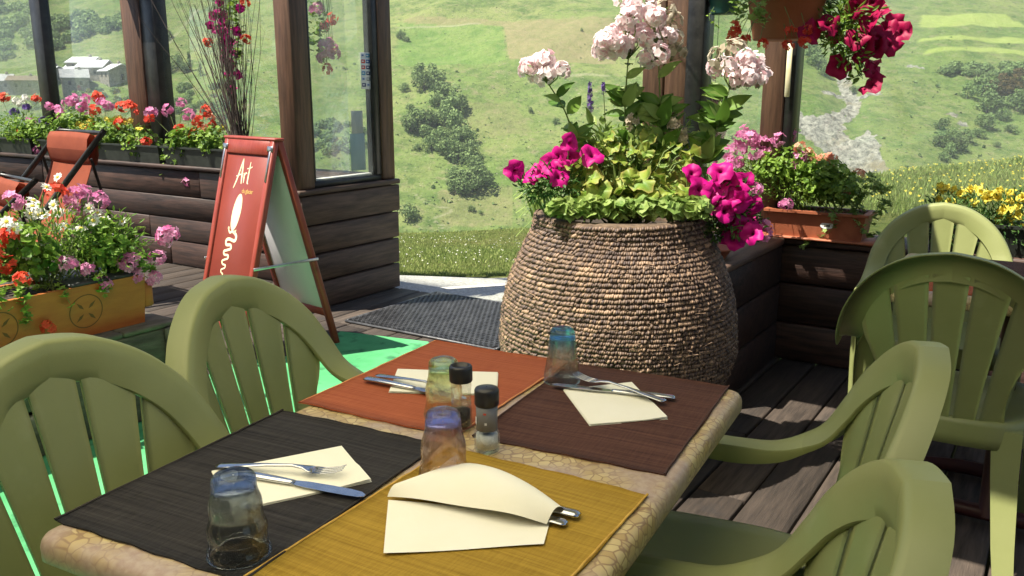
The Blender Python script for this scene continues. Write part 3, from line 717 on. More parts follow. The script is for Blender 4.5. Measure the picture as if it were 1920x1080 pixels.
# ------------------------------------------------------------------ dining table
TZ = .73
def top_mat():
    m = bpy.data.materials.new('pebble_print_laminate'); m.use_nodes = True; nt = m.node_tree; L = nt.links; bs = nt.nodes['Principled BSDF']
    bs.inputs['Roughness'].default_value = .36
    tc = nd(nt, 'TexCoord'); mp = nd(nt, 'Mapping'); L.new(tc.outputs['Object'], mp.inputs[0])
    wz = nd(nt, 'TexNoise', i_Scale=18.); L.new(mp.outputs[0], wz.inputs[0])
    ad = nd(nt, 'MixRGB', blend_type='ADD'); ad.inputs[0].default_value = .018; L.new(mp.outputs[0], ad.inputs[1]); L.new(wz.outputs['Color'], ad.inputs[2])
    ve = nd(nt, 'TexVoronoi', feature='DISTANCE_TO_EDGE', i_Scale=62.); vc = nd(nt, 'TexVoronoi', feature='F1', i_Scale=62.)
    L.new(ad.outputs[0], ve.inputs['Vector']); L.new(ad.outputs[0], vc.inputs['Vector'])
    cr = nd(nt, 'ValToRGB'); e = cr.color_ramp.elements; e[0].position = 0; e[0].color = (.44, .31, .13, 1); e[1].position = 1; e[1].color = (.62, .50, .24, 1)
    x = nd(nt, 'SeparateColor'); L.new(vc.outputs['Color'], x.inputs[0]); L.new(x.outputs[0], cr.inputs[0])
    jr = nd(nt, 'MapRange'); jr.inputs['From Min'].default_value = .03; jr.inputs['From Max'].default_value = .09; L.new(ve.outputs['Distance'], jr.inputs[0])
    mx = nd(nt, 'MixRGB'); L.new(jr.outputs[0], mx.inputs[0]); mx.inputs[1].default_value = (.31, .20, .095, 1); L.new(cr.outputs[0], mx.inputs[2])
    n2 = nd(nt, 'TexNoise', i_Scale=7., i_Detail=3.); L.new(mp.outputs[0], n2.inputs[0])
    r2 = nd(nt, 'MapRange'); r2.inputs['From Min'].default_value = .46; r2.inputs['From Max'].default_value = .60; L.new(n2.outputs['Fac'], r2.inputs[0])
    n3 = nd(nt, 'TexNoise', i_Scale=90., i_Detail=4.); L.new(mp.outputs[0], n3.inputs[0])
    c3 = nd(nt, 'ValToRGB'); e = c3.color_ramp.elements; e[0].position = .35; e[0].color = (.38, .27, .20, 1); e[1].position = .65; e[1].color = (.47, .37, .28, 1); L.new(n3.outputs['Fac'], c3.inputs[0])
    m2 = nd(nt, 'MixRGB'); L.new(r2.outputs[0], m2.inputs[0]); L.new(mx.outputs[0], m2.inputs[1]); L.new(c3.outputs[0], m2.inputs[2]); L.new(m2.outputs[0], bs.inputs['Base Color'])
    return m
M['top'] = top_mat()
TF = at(820, 640, TZ)
e1 = Vector((math.cos(TA), math.sin(TA), 0)); e2 = Vector((math.sin(TA), -math.cos(TA), 0))
TW, TL = .70, .985
def T(a, b, h=0): return TF + e1 * a + e2 * b + Vector((0, 0, h))
def make_table(label, origin, ang, W, L, legmat):
    """origin: middle of the table on the floor"""
    e = thing('dining_table', label, 'table', origin, ang)
    m = MB(); hw, hl, rc = W / 2, L / 2, .028; pr = [(.0, .012), (.006, .004), (.016, 0)]
    def outline(ins):
        pts = []
        for cx, cy, a0 in ((hw - rc, hl - rc, 0), (-hw + rc, hl - rc, 90), (-hw + rc, -hl + rc, 180), (hw - rc, -hl + rc, 270)):
            for k in range(6):
                a = R(a0 + k * 18); pts.append((cx + math.cos(a) * (rc - ins), cy + math.sin(a) * (rc - ins)))
        return pts
    rings = [(.022, TZ), (.014, TZ - .0008), (.007, TZ - .004), (.002, TZ - .010), (0, TZ - .018), (.0, TZ - .034), (.006, TZ - .040), (.022, TZ - .041)]
    vs = []; n = 24
    for ins, z in rings:
        vs += [(x, y, z) for x, y in outline(ins)]
    fs = [(i * n + k, i * n + (k + 1) % n, (i + 1) * n + (k + 1) % n, (i + 1) * n + k) for i in range(len(rings) - 1) for k in range(n)]
    fs = [f[::-1] for f in fs] + [tuple(range(n)), tuple(range((len(rings) - 1) * n, len(rings) * n))[::-1]]
    m.add(vs, fs); m.put('tabletop', M['top'], e)
    m = MB(); m.cbox(-.05, .05, -hl * .55, hl * .55, TZ - .075, TZ - .042, .004); m.put('crossbar', legmat, e)
    for s in (1, -1):
        m = MB(); m.tube([(0, s * hl * .5, .03), (0, s * hl * .5, TZ - .07)], .028, 14); m.put('column', legmat, e)
        m = MB(); m.tube([(-hw * .8, s * hl * .5, .018), (-hw * .3, s * hl * .5, .035), (hw * .3, s * hl * .5, .035), (hw * .8, s * hl * .5, .018)], [.018, .024, .024, .018], 10); m.put('foot_bar', legmat, e)
    return e
c = T(TW / 2, TL / 2); make_table('rectangular dining table with pebble patterned top laid for four', (c.x, c.y, 0), TA, TW, TL, M['table_leg'])
c = B(-.08, 2.95); make_table('second dining table between the shaded and the sunlit green chair', (c.x, c.y, 0), BA, .74, .66, M['table_leg'])

def weave_mat(name, c1, c2, sc=1.0):
    m = bpy.data.materials.new(name); m.use_nodes = True; nt = m.node_tree; L = nt.links; bs = nt.nodes['Principled BSDF']
    bs.inputs['Roughness'].default_value = .8; bs.inputs['Specular IOR Level'].default_value = .2
    tc = nd(nt, 'TexCoord')
    mp = nd(nt, 'Mapping'); mp.inputs['Scale'].default_value = (3, 160, 3); L.new(tc.outputs['Object'], mp.inputs[0])
    nz = nd(nt, 'TexNoise', i_Scale=1., i_Detail=5., i_Roughness=.65); L.new(mp.outputs[0], nz.inputs[0])
    m2 = nd(nt, 'Mapping'); m2.inputs['Scale'].default_value = (300, 20, 3); L.new(tc.outputs['Object'], m2.inputs[0])
    n2 = nd(nt, 'TexNoise', i_Scale=1., i_Detail=3.); L.new(m2.outputs[0], n2.inputs[0])
    mx = nd(nt, 'Math', operation='MULTIPLY_ADD'); L.new(n2.outputs['Fac'], mx.inputs[0]); mx.inputs[1].default_value = .35; L.new(nz.outputs['Fac'], mx.inputs[2])
    cr = nd(nt, 'ValToRGB'); e = cr.color_ramp.elements; e[0].position = .45; e[1].position = .9; e[0].color = C4(c1); e[1].color = C4(c2); L.new(mx.outputs[0], cr.inputs[0]); L.new(cr.outputs[0], bs.inputs['Base Color'])
    wv = nd(nt, 'TexWave', bands_direction='Y', i_Scale=130., i_Distortion=1.2); L.new(tc.outputs['Object'], wv.inputs[0])
    ad = nd(nt, 'Math', operation='MULTIPLY_ADD'); L.new(mx.outputs[0], ad.inputs[0]); ad.inputs[1].default_value = 1.5; L.new(wv.outputs['Fac'], ad.inputs[2])
    bp = nd(nt, 'Bump', i_Strength=.55, i_Distance=.0015); L.new(ad.outputs[0], bp.inputs['Height']); L.new(bp.outputs[0], bs.inputs['Normal'])
    return m
M['mat_orange'] = weave_mat('orange_weave', (.33, .075, .03), (.48, .14, .058)); M['mat_brown'] = weave_mat('brown_weave', (.045, .018, .013), (.14, .062, .042))
M['mat_black'] = weave_mat('black_weave', (.010, .009, .009), (.055, .050, .047)); M['mat_mustard'] = weave_mat('mustard_weave', (.28, .165, .016), (.50, .32, .045))
M['hem_orange'] = pmat('orange_hem', (.70, .28, .10), None, rough=.9); M['hem_mustard'] = pmat('mustard_hem', (.68, .42, .08), (.5, .28, .04), 60, rough=.9)
M['hem_brown'] = pmat('brown_hem', (.07, .03, .02), None, rough=.9); M['hem_black'] = pmat('black_hem', (.03, .025, .02), None, rough=.9)
def placemat(label, a0, a1, b0, b1, rot, mk, lift=0.):
    c = T((a0 + a1) / 2, (b0 + b1) / 2, .0005); W, L = a1 - a0, b1 - b0
    e = thing('placemat', label, 'placemat', c, TA + rot); m = MB(); n = 14; rnd = random.Random(mk); ph = rnd.uniform(0, 6)
    top = []; bot = []
    for i in range(n + 1):
        rt = []; rb = []
        for j in range(n + 1):
            x = -W / 2 + W * i / n; y = -L / 2 + L * j / n; ed = .0022 * math.sin(9 * i / n * 3 + j * .7 + ph) if (i in (0, n) or j in (0, n)) else 0
            x += ed; y += ed * .8; z = .0008 * math.sin(7 * x / W + ph) + .0008 * math.sin(6 * y / L + ph) + .0018
            rt.append((x, y, z + .0012)); rb.append((x, y, max(.0001, z - .0012)))
        top.append(rt); bot.append(rb)
    m.grid(top, flip=True); m.grid(bot); k = (n + 1); off = k * k
    per = [(i * k) for i in range(n + 1)] + [n * k + j for j in range(1, n + 1)] + [i * k + n for i in range(n - 1, -1, -1)] + [j for j in range(n - 1, 0, -1)]
    for q in range(len(per)): a, b = per[q], per[(q + 1) % len(per)]; m.f.append((a, b, b + off, a + off)); m.m.append(0)
    m.put('weave', M['mat_' + mk], e)
    for s in (1, -1):
        h = MB(); pts = [(s * (W / 2 - .001) + rnd.uniform(-.0008, .0008), -L / 2 + L * q / 24, .0030 + rnd.uniform(-.0004, .0004)) for q in range(25)]
        h.tube(pts, .0019, 5); h.put('hem', M['hem_' + mk], e)
    return e
placemat('orange woven placemat under the yellow glass', -.004, .330, .008, .460, R(-.8), 'orange')
placemat('dark brown woven placemat under the blue glass', .346, .674, .006, .443, R(1.2), 'brown')
placemat('black woven placemat under the smoky dark glass', -.006, .326, .497, .945, R(1.0), 'black')
placemat('mustard yellow woven placemat under the rolled napkin', .333, .668, .506, .955, R(-2.6), 'mustard')
# placemat on the second table
def placemat2(label, c, rz, mk):
    e = thing('placemat', label, 'placemat', c, rz); m = MB(); m.cbox(-.21, .21, -.15, .15, .0004, .003, .001); m.put('weave', M['mat_' + mk], e)
placemat2('orange placemat on the second table seen through the chair back', B(-.16, 2.80, TZ), BA, 'orange'); placemat2('brown placemat on the second table before the sunlit chair', B(-.12, 3.11, TZ), BA, 'brown')

# ------------------------------------------------------------------ napkins
MATZ = .0036
def tpoly(pts): return [T(a, b) for a, b in pts]
def napkin(label, quad, base=MATZ):
    cx = sum(p[0] for p in quad) / 4; cy = sum(p[1] for p in quad) / 4; c = T(cx, cy, base)
    e = thing('napkin', label, 'napkin', c, TA)
    for li in range(3):
        m = MB(); q = [(p[0] - cx, -(p[1] - cy)) for p in quad]; n = 8; rows = []
        for i in range(n + 1):
            r = []
            for j in range(n + 1):
                s, t = i / n, j / n; x = (q[0][0] * (1 - s) + q[1][0] * s) * (1 - t) + (q[3][0] * (1 - s) + q[2][0] * s) * t; y = (q[0][1] * (1 - s) + q[1][1] * s) * (1 - t) + (q[3][1] * (1 - s) + q[2][1] * s) * t
                k = 1 - .006 * li; z = .0006 + li * .0011 + .0012 * abs(s - .5) * abs(t - .4) * li + (.004 * max(0, s - .75) * li if t > .6 else 0)
                r.append((x * k, y * k, z))
            rows.append(r)
        m.grid(rows, flip=True); m.put('ply', M['napkin'], e)
    return e
def ordq(q): return q
napkin('cream paper napkin on the black placemat', [(.075, .748), (.190, .583), (.308, .663), (.196, .826)])
napkin('cream paper napkin on the orange placemat behind the yellow glass', [(.044, .222), (.238, .146), (.298, .262), (.108, .342)])
napkin('cream paper napkin on the brown placemat under fork and knife', [(.394, .176), (.497, .077), (.617, .228), (.508, .319)])
# napkin rolled round cutlery on the mustard placemat
cN = T(.50, .69, MATZ + .0022); e = thing('rolled_napkin', 'cream paper napkin folded over its cutlery on the mustard placemat', 'napkin', cN, TA)
def tl(a, b, h=0): return (a - .50, -(b - .69), h)
m = MB(); q = [(.365, .702), (.585, .640), (.608, .711), (.442, .820)]; rows = []
for i in range(9):
    r = []
    for j in range(9):
        s, t = i / 8, j / 8; a = (q[0][0] * (1 - s) + q[1][0] * s) * (1 - t) + (q[3][0] * (1 - s) + q[2][0] * s) * t; b = (q[0][1] * (1 - s) + q[1][1] * s) * (1 - t) + (q[3][1] * (1 - s) + q[2][1] * s) * t
        r.append(tl(a, b, .001 + .0012 * math.sin(s * 5 + t * 3)))
    rows.append(r)
m.grid(rows, flip=True); m.put('lower_fold', M['napkin'], e)
m = MB(); rows = []
lowe = [(.362, .700, .004), (.43, .693, .010), (.50, .686, .014), (.555, .681, .013), (.592, .668, .006)]
uppe = [(.372, .672, .004), (.402, .572, .006), (.46, .566, .010), (.53, .592, .012), (.600, .628, .008)]
L_ = catmull(np.array(lowe), 5); U_ = catmull(np.array(uppe), 5)
for i in range(len(L_)):
    r = []; s = i / (len(L_) - 1)
    for j in range(11):
        t = j / 10; p = L_[i] * (1 - t) + U_[i] * t; h = p[2] + .024 * math.sin(math.pi * min(1, t * 1.02)) ** .8 * (.35 + .65 * math.sin(math.pi * (.12 + .8 * s))) + .0015 * math.sin(s * 11 + t * 4) * (1 - t)
        r.append(tl(p[0], p[1], h))
    rows.append(r)
m.grid(rows); m.put('upper_fold', M['napkin'], e)

# ------------------------------------------------------------------ cutlery
def bar_mesh(m, prof, n=6):
    """prof rows: x, halfwidth, z, thickness"""
    rows = []
    for x, h, z, t in prof:
        rows.append([(x, h * math.cos(a), z + t * math.sin(a)) for a in [2 * math.pi * k / n for k in range(n)]])
    vs = [p for r in rows for p in r]; fs = [(i * n + k, i * n + (k + 1) % n, (i + 1) * n + (k + 1) % n, (i + 1) * n + k) for i in range(len(rows) - 1) for k in range(n)]
    m.add(vs, fs + [tuple(range(n))[::-1], tuple(range((len(rows) - 1) * n, len(rows) * n))])
K_H = MB(); bar_mesh(K_H, [(-.118, .007, .003, .0025), (-.112, .0098, .004, .004), (-.08, .0095, .0045, .0045), (-.03, .0078, .0042, .004), (-.005, .0062, .004, .0036), (.0, .0055, .004, .003)], 10); K_HM = K_H.mesh('handle', M['steel'])
K_B = MB(); rows_t = [(0, -.0055, .0055), (.02, -.0085, .0085), (.06, -.0098, .0092), (.09, -.0098, .0085), (.108, -.0088, .006), (.117, -.005, .0)]
vs = []
for x, a, b in rows_t: vs += [(x, a, .0042), (x, b, .0048), (x, b, .0034), (x, a, .0038)]
K_B.add(vs, [(i * 4 + k, i * 4 + (k + 1) % 4, (i + 1) * 4 + (k + 1) % 4, (i + 1) * 4 + k) for i in range(5) for k in range(4)] + [(0, 1, 2, 3), (23, 22, 21, 20)]); K_BM = K_B.mesh('blade', M['steel'], smooth=False)
F_H = MB(); bar_mesh(F_H, [(-.10, .006, .003, .0016), (-.094, .0098, .004, .0018), (-.06, .0082, .0065, .002), (-.02, .0042, .010, .0022), (.02, .0032, .012, .0024), (.036, .006, .0105, .0018), (.046, .0115, .0085, .0014), (.056, .0122, .0068, .0012)], 10); F_HM = F_H.mesh('handle', M['steel'])
F_T = []
for k in range(4):
    y = -.0093 + k * .0062; m = MB(); bar_mesh(m, [(.054, .0022, .0072, .0011), (.07, .0019, .0068, .001), (.088, .0016, .0095, .0009), (.100, .0008, .0138, .0006)], 6); F_T.append((y, m.mesh('tine', M['steel'])))
def knife(label, a, b, h=0., tilt=0):
    p0, p1 = T(*a, h), T(*b, h); d = p1 - p0; c = (p0 + p1) / 2
    e = thing('knife', label, 'knife', c, math.atan2(d.y, d.x)); e.rotation_euler = (0, tilt, math.atan2(d.y, d.x))
    link('handle', K_HM, e); link('blade', K_BM, e); return e
def fork(label, a, b, h=0., tilt=0):
    p0, p1 = T(*a, h), T(*b, h); d = p1 - p0; c = (p0 + p1) / 2
    e = thing('fork', label, 'fork', c, 0); e.rotation_euler = (0, tilt, math.atan2(d.y, d.x))
    link('handle', F_HM, e)
    for y, me in F_T: link('tine', me, e, (0, y, 0))
    return e
NZ = MATZ + .0042
knife('steel knife beside the smoky glass, blade off the cream napkin', (.105, .742), (.330, .712), NZ - .001)
fork('steel fork beside the smoky glass on the cream napkin', (.075, .738), (.268, .672), NZ)
knife('steel knife half on the napkin behind the yellow glass', (.036, .312), (.262, .318), NZ)
fork('steel fork lying beside the knife on the orange placemat', (.039, .285), (.238, .300), NZ)
knife('steel knife crossing the napkin on the brown placemat', (.599, .137), (.372, .176), NZ)
fork('steel fork crossing the knife on the brown placemat', (.594, .172), (.398, .128), NZ + .004)
knife('steel knife handle poking out of the rolled napkin', (.614, .628), (.392, .632), MATZ + .004)
fork('steel fork handle poking out of the rolled napkin', (.608, .654), (.42, .664), MATZ + .003)

# ------------------------------------------------------------------ upturned tumblers
def tumbler(label, a, b, ct, cbody, h=.105, r0=.0355, r1=.0235, waves=3, base=MATZ):
    c = T(a, b, base); e = thing('drinking_glass', label, 'glass', c, random.random() * 6)
    m = MB(); n = 44; prof = []; tn = []; steps = 26
    for i in range(steps + 1):
        t = i / steps; z = t * (h - .006); r = r0 + (r1 - r0) * t ** 1.5 + .0016 * math.sin(t * waves * 2 * math.pi + 1.2) * (1 - .5 * t); prof.append((r, z)); tn.append(max(0, (t - .5) * 2) ** 1.5 * .8)
    prof += [(r1 * .93, h - .002), (r1 * .8, h), (r1 * .5, h - .0012), (.001, h - .002)]; tn += [1, 1, 1, 1]
    th = .0028; inn = []; ti = []
    for i in range(steps + 1):
        t = i / steps; z = t * (h - .020); r = max(.004, r0 - th + (r1 - r0) * (t * .86) ** 1.5 + .0013 * math.sin(t * .86 * waves * 2 * math.pi + 1.2) * (1 - .5 * t)); inn.append((r, z)); ti.append(max(0, (t - .5) * 2) ** 1.5 * .8)
    inn += [(r1 * .6, h - .0165), (.001, h - .016)]; ti += [.9, .9]
    full = inn[::-1] + [(r0 - th * .5, -.0008)] + prof; tf_ = ti[::-1] + [0] + tn
    vs = []; tt = []
    for (r, z), q in zip(full, tf_):
        for k in range(n):
            w = 2 * math.pi * k / n; vs.append((r * math.cos(w), r * math.sin(w), z + .0008)); tt.append(q)
    fs = [(i * n + k, i * n + (k + 1) % n, (i + 1) * n + (k + 1) % n, (i + 1) * n + k) for i in range(len(full) - 1) for k in range(n)]
    m.add(vs, fs, 0, tt); m.put('tumbler', drinkglass('glass_' + label[:6], ct, cbody), e)
    return e
tumbler('clear blue tinted tumbler upside down by the brown placemat', .370, .128, (.22, .60, .90), (.90, .96, .97), .108, .0345, .0225, 1)
tumbler('yellow green tumbler upside down on the orange placemat', .263, .392, (.62, .78, .50), (.97, .98, .80), .104, .0345, .0245, 2)
tumbler('pinkish purple tumbler upside down beside the salt mill', .392, .600, (.50, .52, .86), (.97, .91, .91), .104, .0365, .0245, 2)
tumbler('smoky dark grey tumbler upside down on the black placemat', .281, .898, (.36, .43, .55), (.76, .78, .76), .106, .0375, .0255, 3)

# ------------------------------------------------------------------ mills
M['jar'] = drinkglass('jar_glass', (.95, .98, .96), (.98, .99, .985), .75)
def mill(label, a, b, content, h_body, neckmat, base, capdome, body_r=.0205):
    c = T(a, b, base); e = thing('spice_mill', label, 'spice mill', c, 0)
    m = MB(); m.lathe([(.001, .001), (body_r - .002, .0005), (body_r, .004), (body_r, h_body * .75), (body_r - .002, h_body * .87), (.0165, h_body), (.0145, h_body), (body_r - .0045, h_body * .85), (body_r - .0028, h_body * .74), (body_r - .0028, .006), (.001, .005)], 32); m.put('jar', M['jar'], e)
    m = MB(); m.lathe([(.001, .0065), (body_r - .0032, .0068), (body_r - .0032, h_body * .72), (.001, h_body * .76)], 24); m.put('filling', content, e)
    m = MB(); m.lathe([(.0148, h_body - .004), (.0172, h_body - .003), (.0168, h_body + .018), (.0176, h_body + .037), (.0148, h_body + .037)], 32); nk = m.put('neck', neckmat, e)
    m = MB(); z = h_body + .0375; cr = .0195
    m.lathe([(.001, z), (cr - .001, z), (cr, z + .002), (cr, z + .024), (cr - .0016, z + .0275)] + ([(cr * .6, z + .0295), (.001, z + .030)] if capdome else [(cr * .8, z + .028), (cr * .74, z + .0225), (.001, z + .0225)]), 36); m.put('cap', M['black_cap'], e)
    return e, nk
e, nk = mill('salt mill with grey collar and black domed cap', .398, .480, M['salt'], .040, M['grey_label'], .0006, True)
for k, (w0, w1, z0, z1, mm) in enumerate(((2.6, 2.9, .047, .060, 'white_print'), (1.55, 1.75, .049, .053, 'white_print'), (1.6, 1.85, .066, .069, 'red_petal'))):
    m = MB(); rows = [[(.0182 * math.cos(-w), .0182 * math.sin(-w), z) for w in np.linspace(w0, w1, 5)] for z in (z0, z1)]; m.grid(rows, flip=False); m.put('label_print', M[mm], nk)
mill('pepper mill with clear jar and black hollow cap', .318, .425, M['pepper'], .046, M['jar'], .0036, False, .0185)

# ------------------------------------------------------------------ folding pavement sign
SA = math.atan2(-.66, .75); sc_ = Vector((-1.10 - .75 * .21, 4.065 + .66 * .21, 0))
sign = thing('pavement_sign', 'red wooden folding sign with cream ice cream drawing, standing on the deck', 'sign', sc_, SA)
LP, SPR = 1.096, .287; ALPHA = math.asin(.277 / LP)
def panel(name, s):
    p = MB(); p.cbox(-.185, .185, -.004, .004, .20, LP - .06, .001); o = p.put(name, M['red_panel'] if s < 0 else M['whiteboard'], sign, (0, s * SPR, 0), (s * ALPHA, 0, 0))
    for x in (-1, 1):
        m = MB(); m.cbox(min(x * .182, x * .215), max(x * .182, x * .215), -.015, .015, 0, LP - .001, .004); m.put('stile', M['red_paint'], o)
    for z0, z1 in ((.165, .205), (LP - .075, LP - .002)):
        m = MB(); m.cbox(-.1815, .1815, -.0145, .0145, z0, z1, .004); m.put('rail', M['red_paint'], o)
    return o
fp = panel('front_panel', -1); rp = panel('rear_panel', 1)
m = MB(); m.cbox(-.225, .225, -.028, .028, 1.058, 1.072, .004); m.put('top_cap', M['red_paint'], sign)
for x in (-1, 1):
    m = MB(); m.cbox(x * .195 - .022, x * .195 + .022, -.019, -.0155, LP - .055, LP - .030, .001); m.put('bracket', M['chrome'], fp)
    m = MB(); m.cbox(x * .198 - .006, x * .198 + .006, -.019, -.0155, LP - .20, LP - .055, .001); m.put('bracket', M['chrome'], fp)
for x in (-1, 1):
    t = .47; y = SPR - t / math.cos(ALPHA) * math.sin(ALPHA); m = MB(); m.cbox(x * .222 - .003, x * .222 + .003, -y - .02, y + .02, t - .007, t + .007, .002); m.put('stay_bar', M['chrome'], sign)
def ribbon(m, pts, w, y=-.0048):
    """flat painted stroke in the panel plane (x, z), slightly proud of it"""
    n = len(pts); L_ = []; R_ = []
    for i, (x, z) in enumerate(pts):
        a, b = pts[max(i - 1, 0)], pts[min(i + 1, n - 1)]; dx, dz = b[0] - a[0], b[1] - a[1]; l = math.hypot(dx, dz) or 1
        ww = w[i] if hasattr(w, '__len__') else w; L_.append((x - dz / l * ww, y, z + dx / l * ww)); R_.append((x + dz / l * ww, y, z - dx / l * ww))
    m.grid([L_, R_])
def curve2(K, n=6): return [tuple(p) for p in catmull(np.array(K, float), n)]
def stroke(K, w0, n=6, name='painted_stroke', mt='cream_print', taper=True):
    pts = curve2(K, n); q = len(pts); w = [w0 * (.35 + .65 * math.sin(math.pi * (i + .5) / q)) if taper else w0 for i in range(q)]
    m = MB(); ribbon(m, pts, w); return m.put(name, M[mt], fp)
# "Art" in brush letters
zA = .885
stroke([(-.085, zA - .035), (-.06, zA + .02), (-.03, zA + .115)], .005, name='letter_a'); stroke([(-.03, zA + .115), (-.026, zA + .05), (-.022, zA - .01)], .006, name='letter_a'); stroke([(-.075, zA + .025), (-.04, zA + .035), (-.015, zA + .042)], .003, name='letter_a')
stroke([(-.008, zA + .045), (-.004, zA + .02), (-.004, zA - .005)], .0045, name='letter_r'); stroke([(-.004, zA + .025), (.006, zA + .045), (.018, zA + .042)], .0035, name='letter_r')
stroke([(.036, zA + .10), (.032, zA + .05), (.030, zA + .0), (.038, zA - .004)], .005, name='letter_t'); stroke([(.012, zA + .066), (.034, zA + .07), (.056, zA + .078)], .0032, name='letter_t')
cu = bpy.data.curves.new('txt', 'FONT'); cu.body = 'du glacier'; cu.size = .030; cu.extrude = 0; cu.space_character = .86
to = bpy.data.objects.new('txt', cu); COL.objects.link(to); dg = bpy.context.evaluated_depsgraph_get()
tm = bpy.data.meshes.new_from_object(to.evaluated_get(dg)); bpy.data.objects.remove(to); tm.materials.clear(); tm.materials.append(M['gold_print'])
link('lettering', tm, fp, (-.005, -.0048, zA - .052), (math.pi / 2, 0, 0))
m = MB(); cx, cz = -.022, .735; n = 28; vs = [(cx, -.0048, cz)] + [(cx + .036 * math.cos(2 * math.pi * k / n) + .012 * math.sin(2 * math.pi * k / n), -.0048, cz + .092 * math.sin(2 * math.pi * k / n)) for k in range(n)]
m.add(vs, [(0, k + 1, (k + 1) % n + 1) for k in range(n)]); m.put('ice_cream_drawing', M['cream_print'], fp)
stroke([(-.075, .655), (-.062, .640), (-.05, .632), (-.03, .640), (-.015, .632), (.0, .650)], .006); stroke([(-.07, .66), (-.066, .645)], .006)
sq = [(-.018, .640), (.008, .620), (.0, .596), (-.05, .600), (-.072, .590), (-.066, .570), (-.03, .572), (-.022, .556), (-.05, .545), (-.078, .536), (-.07, .520), (-.038, .520), (-.036, .505), (-.062, .496), (-.082, .486), (-.072, .472), (-.048, .470), (-.05, .456), (-.078, .444), (-.074, .43), (-.058, .424), (-.078, .40), (-.08, .375)]
pts = curve2(sq, 6); m = MB(); ribbon(m, pts, [.0085 * (1 - .72 * i / len(pts)) for i in range(len(pts))]); m.put('painted_swirl', M['cream_print'], fp)
M['faint_print'] = pmat('faint_print', (.42, .16, .10), None, rough=.6)
for q in range(3): stroke([(-.10 + q * .03 + .012 * math.cos(a), .30 + q * .012 + .014 * math.sin(a)) for a in np.linspace(0, 6.0, 9)], .0025, name='small_mark', mt='faint_print', n=2)

# ------------------------------------------------------------------ deckchair
dx = Vector((.787, -.617, 0)); e = thing('deckchair', 'orange canvas deckchair with black frame standing by the plank wall', 'deckchair', (-2.89, 5.02, 0), math.atan2(dx.y, dx.x))
prof = curve2([(.372, 1.035), (.335, .93), (.25, .72), (.13, .50), (-.02, .37), (-.18, .335), (-.36, .375), (-.52, .46)], 4)
def sling(name, prof, hw, th, cup):
    m = MB(); F = []; Kk = []
    for (y, z) in prof:
        r = []; k = []
        for j in range(9):
            s = -1 + j / 4; r.append((s * hw, y - cup * (1 - s * s) * 0, z - cup * (1 - s * s))); k.append((s * hw, y + th, z - cup * (1 - s * s) - th))
        F.append(r); Kk.append(k)
    m.grid(F); m.grid(Kk, flip=True); return m.put(name, M['orange_fabric'], e)
sling('sling', prof, .258, .003, .012)
m = MB(); rows = []
for i in range(10):
    w = i / 9; r = []
    a = 2 * math.pi * w
    for j in range(9):
        s = -1 + j / 4; r.append((s * .256, .335 - .045 * math.cos(a) * .8 - .01, .945 + .105 * math.sin(a) * (1 - .06 * s * s)))
    rows.append(r)
m.grid(rows, flip=True); m.put('head_cushion', M['orange_fabric'], e)
def ptube(name, pts, r, mt='black_frame'): m = MB(); m.tube(pts, r, 10); return m.put(name, M[mt], e)
for s in (-1, 1):
    ptube('back_pole', [(s * .27, .40, 1.06), (s * .27, -.10, .50), (s * .27, -.50, .02)], .017); ptube('seat_pole', [(s * .295, .50, .02), (s * .295, -.05, .27), (s * .295, -.56, .50)], .015); ptube('prop', [(s * .315, .28, .90), (s * .315, .45, .10)], .009)
ptube('top_bar', [(-.285, .385, 1.045), (.285, .385, 1.045)], .013); ptube('front_bar', [(-.30, -.53, .475), (.30, -.53, .475)], .013); ptube('rear_bar', [(-.32, .45, .10), (.32, .45, .10)], .011)

c2 = copy_tree(e); c2.location = (-2.97, 4.40, 0); c2.scale = (1, 1, .79); c2.rotation_euler.z += R(-6)
c2['label'] = 'orange canvas deckchair set lower, next to the ochre flower trough'; e['group'] = c2['group'] = 'orange deckchairs'
# ------------------------------------------------------------------ ochre trough on a mossy crate
cb = B(-3.12, 1.58, 0); crate = thing('wooden_crate', 'mossy grey wooden crate under the ochre flower trough', 'crate', cb, BA)
for k in range(4):
    m = MB(); m.cbox(-.16, .16, -.50 + k * .25, -.256 + k * .25, .365, .385, .004); m.put('top_slat', M['crate'], crate)
for z0, z1 in ((.01, .17), (.185, .362)):
    for x in (-.155, .135):
        m = MB(); m.cbox(x, x + .02, -.495, .495, z0, z1, .004); m.put('side_slat', M['crate'], crate)
    for y in (-.495, .473):
        m = MB(); m.cbox(-.133, .133, y, y + .022, z0, z1, .004); m.put('end_slat', M['crate'], crate)
for x in (.156, -.176):
    for y in (-.48, .0, .42):
        m = MB(); m.cbox(x, x + .02, y, y + .055, .0, .364, .004); m.put('batten', M['crate'], crate)
tz = .386; trough = thing('flower_trough', 'ochre yellow wooden flower trough with carved wheels on its side', 'planter', B(-3.14, 1.52, tz), BA)
L0, L1 = -.52, .45
def flare(name, pts, mt): m = MB(); m.add(pts, [(0, 1, 2, 3), (7, 6, 5, 4), (0, 4, 5, 1), (1, 5, 6, 2), (2, 6, 7, 3), (3, 7, 4, 0)]); return m.put(name, mt, trough, smooth=False)
H_ = .20
def side(s):
    i, o = s * .085, s * .105; I, O = s * .115, s * .135
    pts = [(o, L0, 0), (o, L1, 0), (O, L1, H_), (O, L0, H_), (i, L0, 0), (i, L1, 0), (I, L1, H_), (I, L0, H_)]
    return flare('side_board', pts if s > 0 else pts[::-1], M['ochre'])
sd = side(1); side(-1)
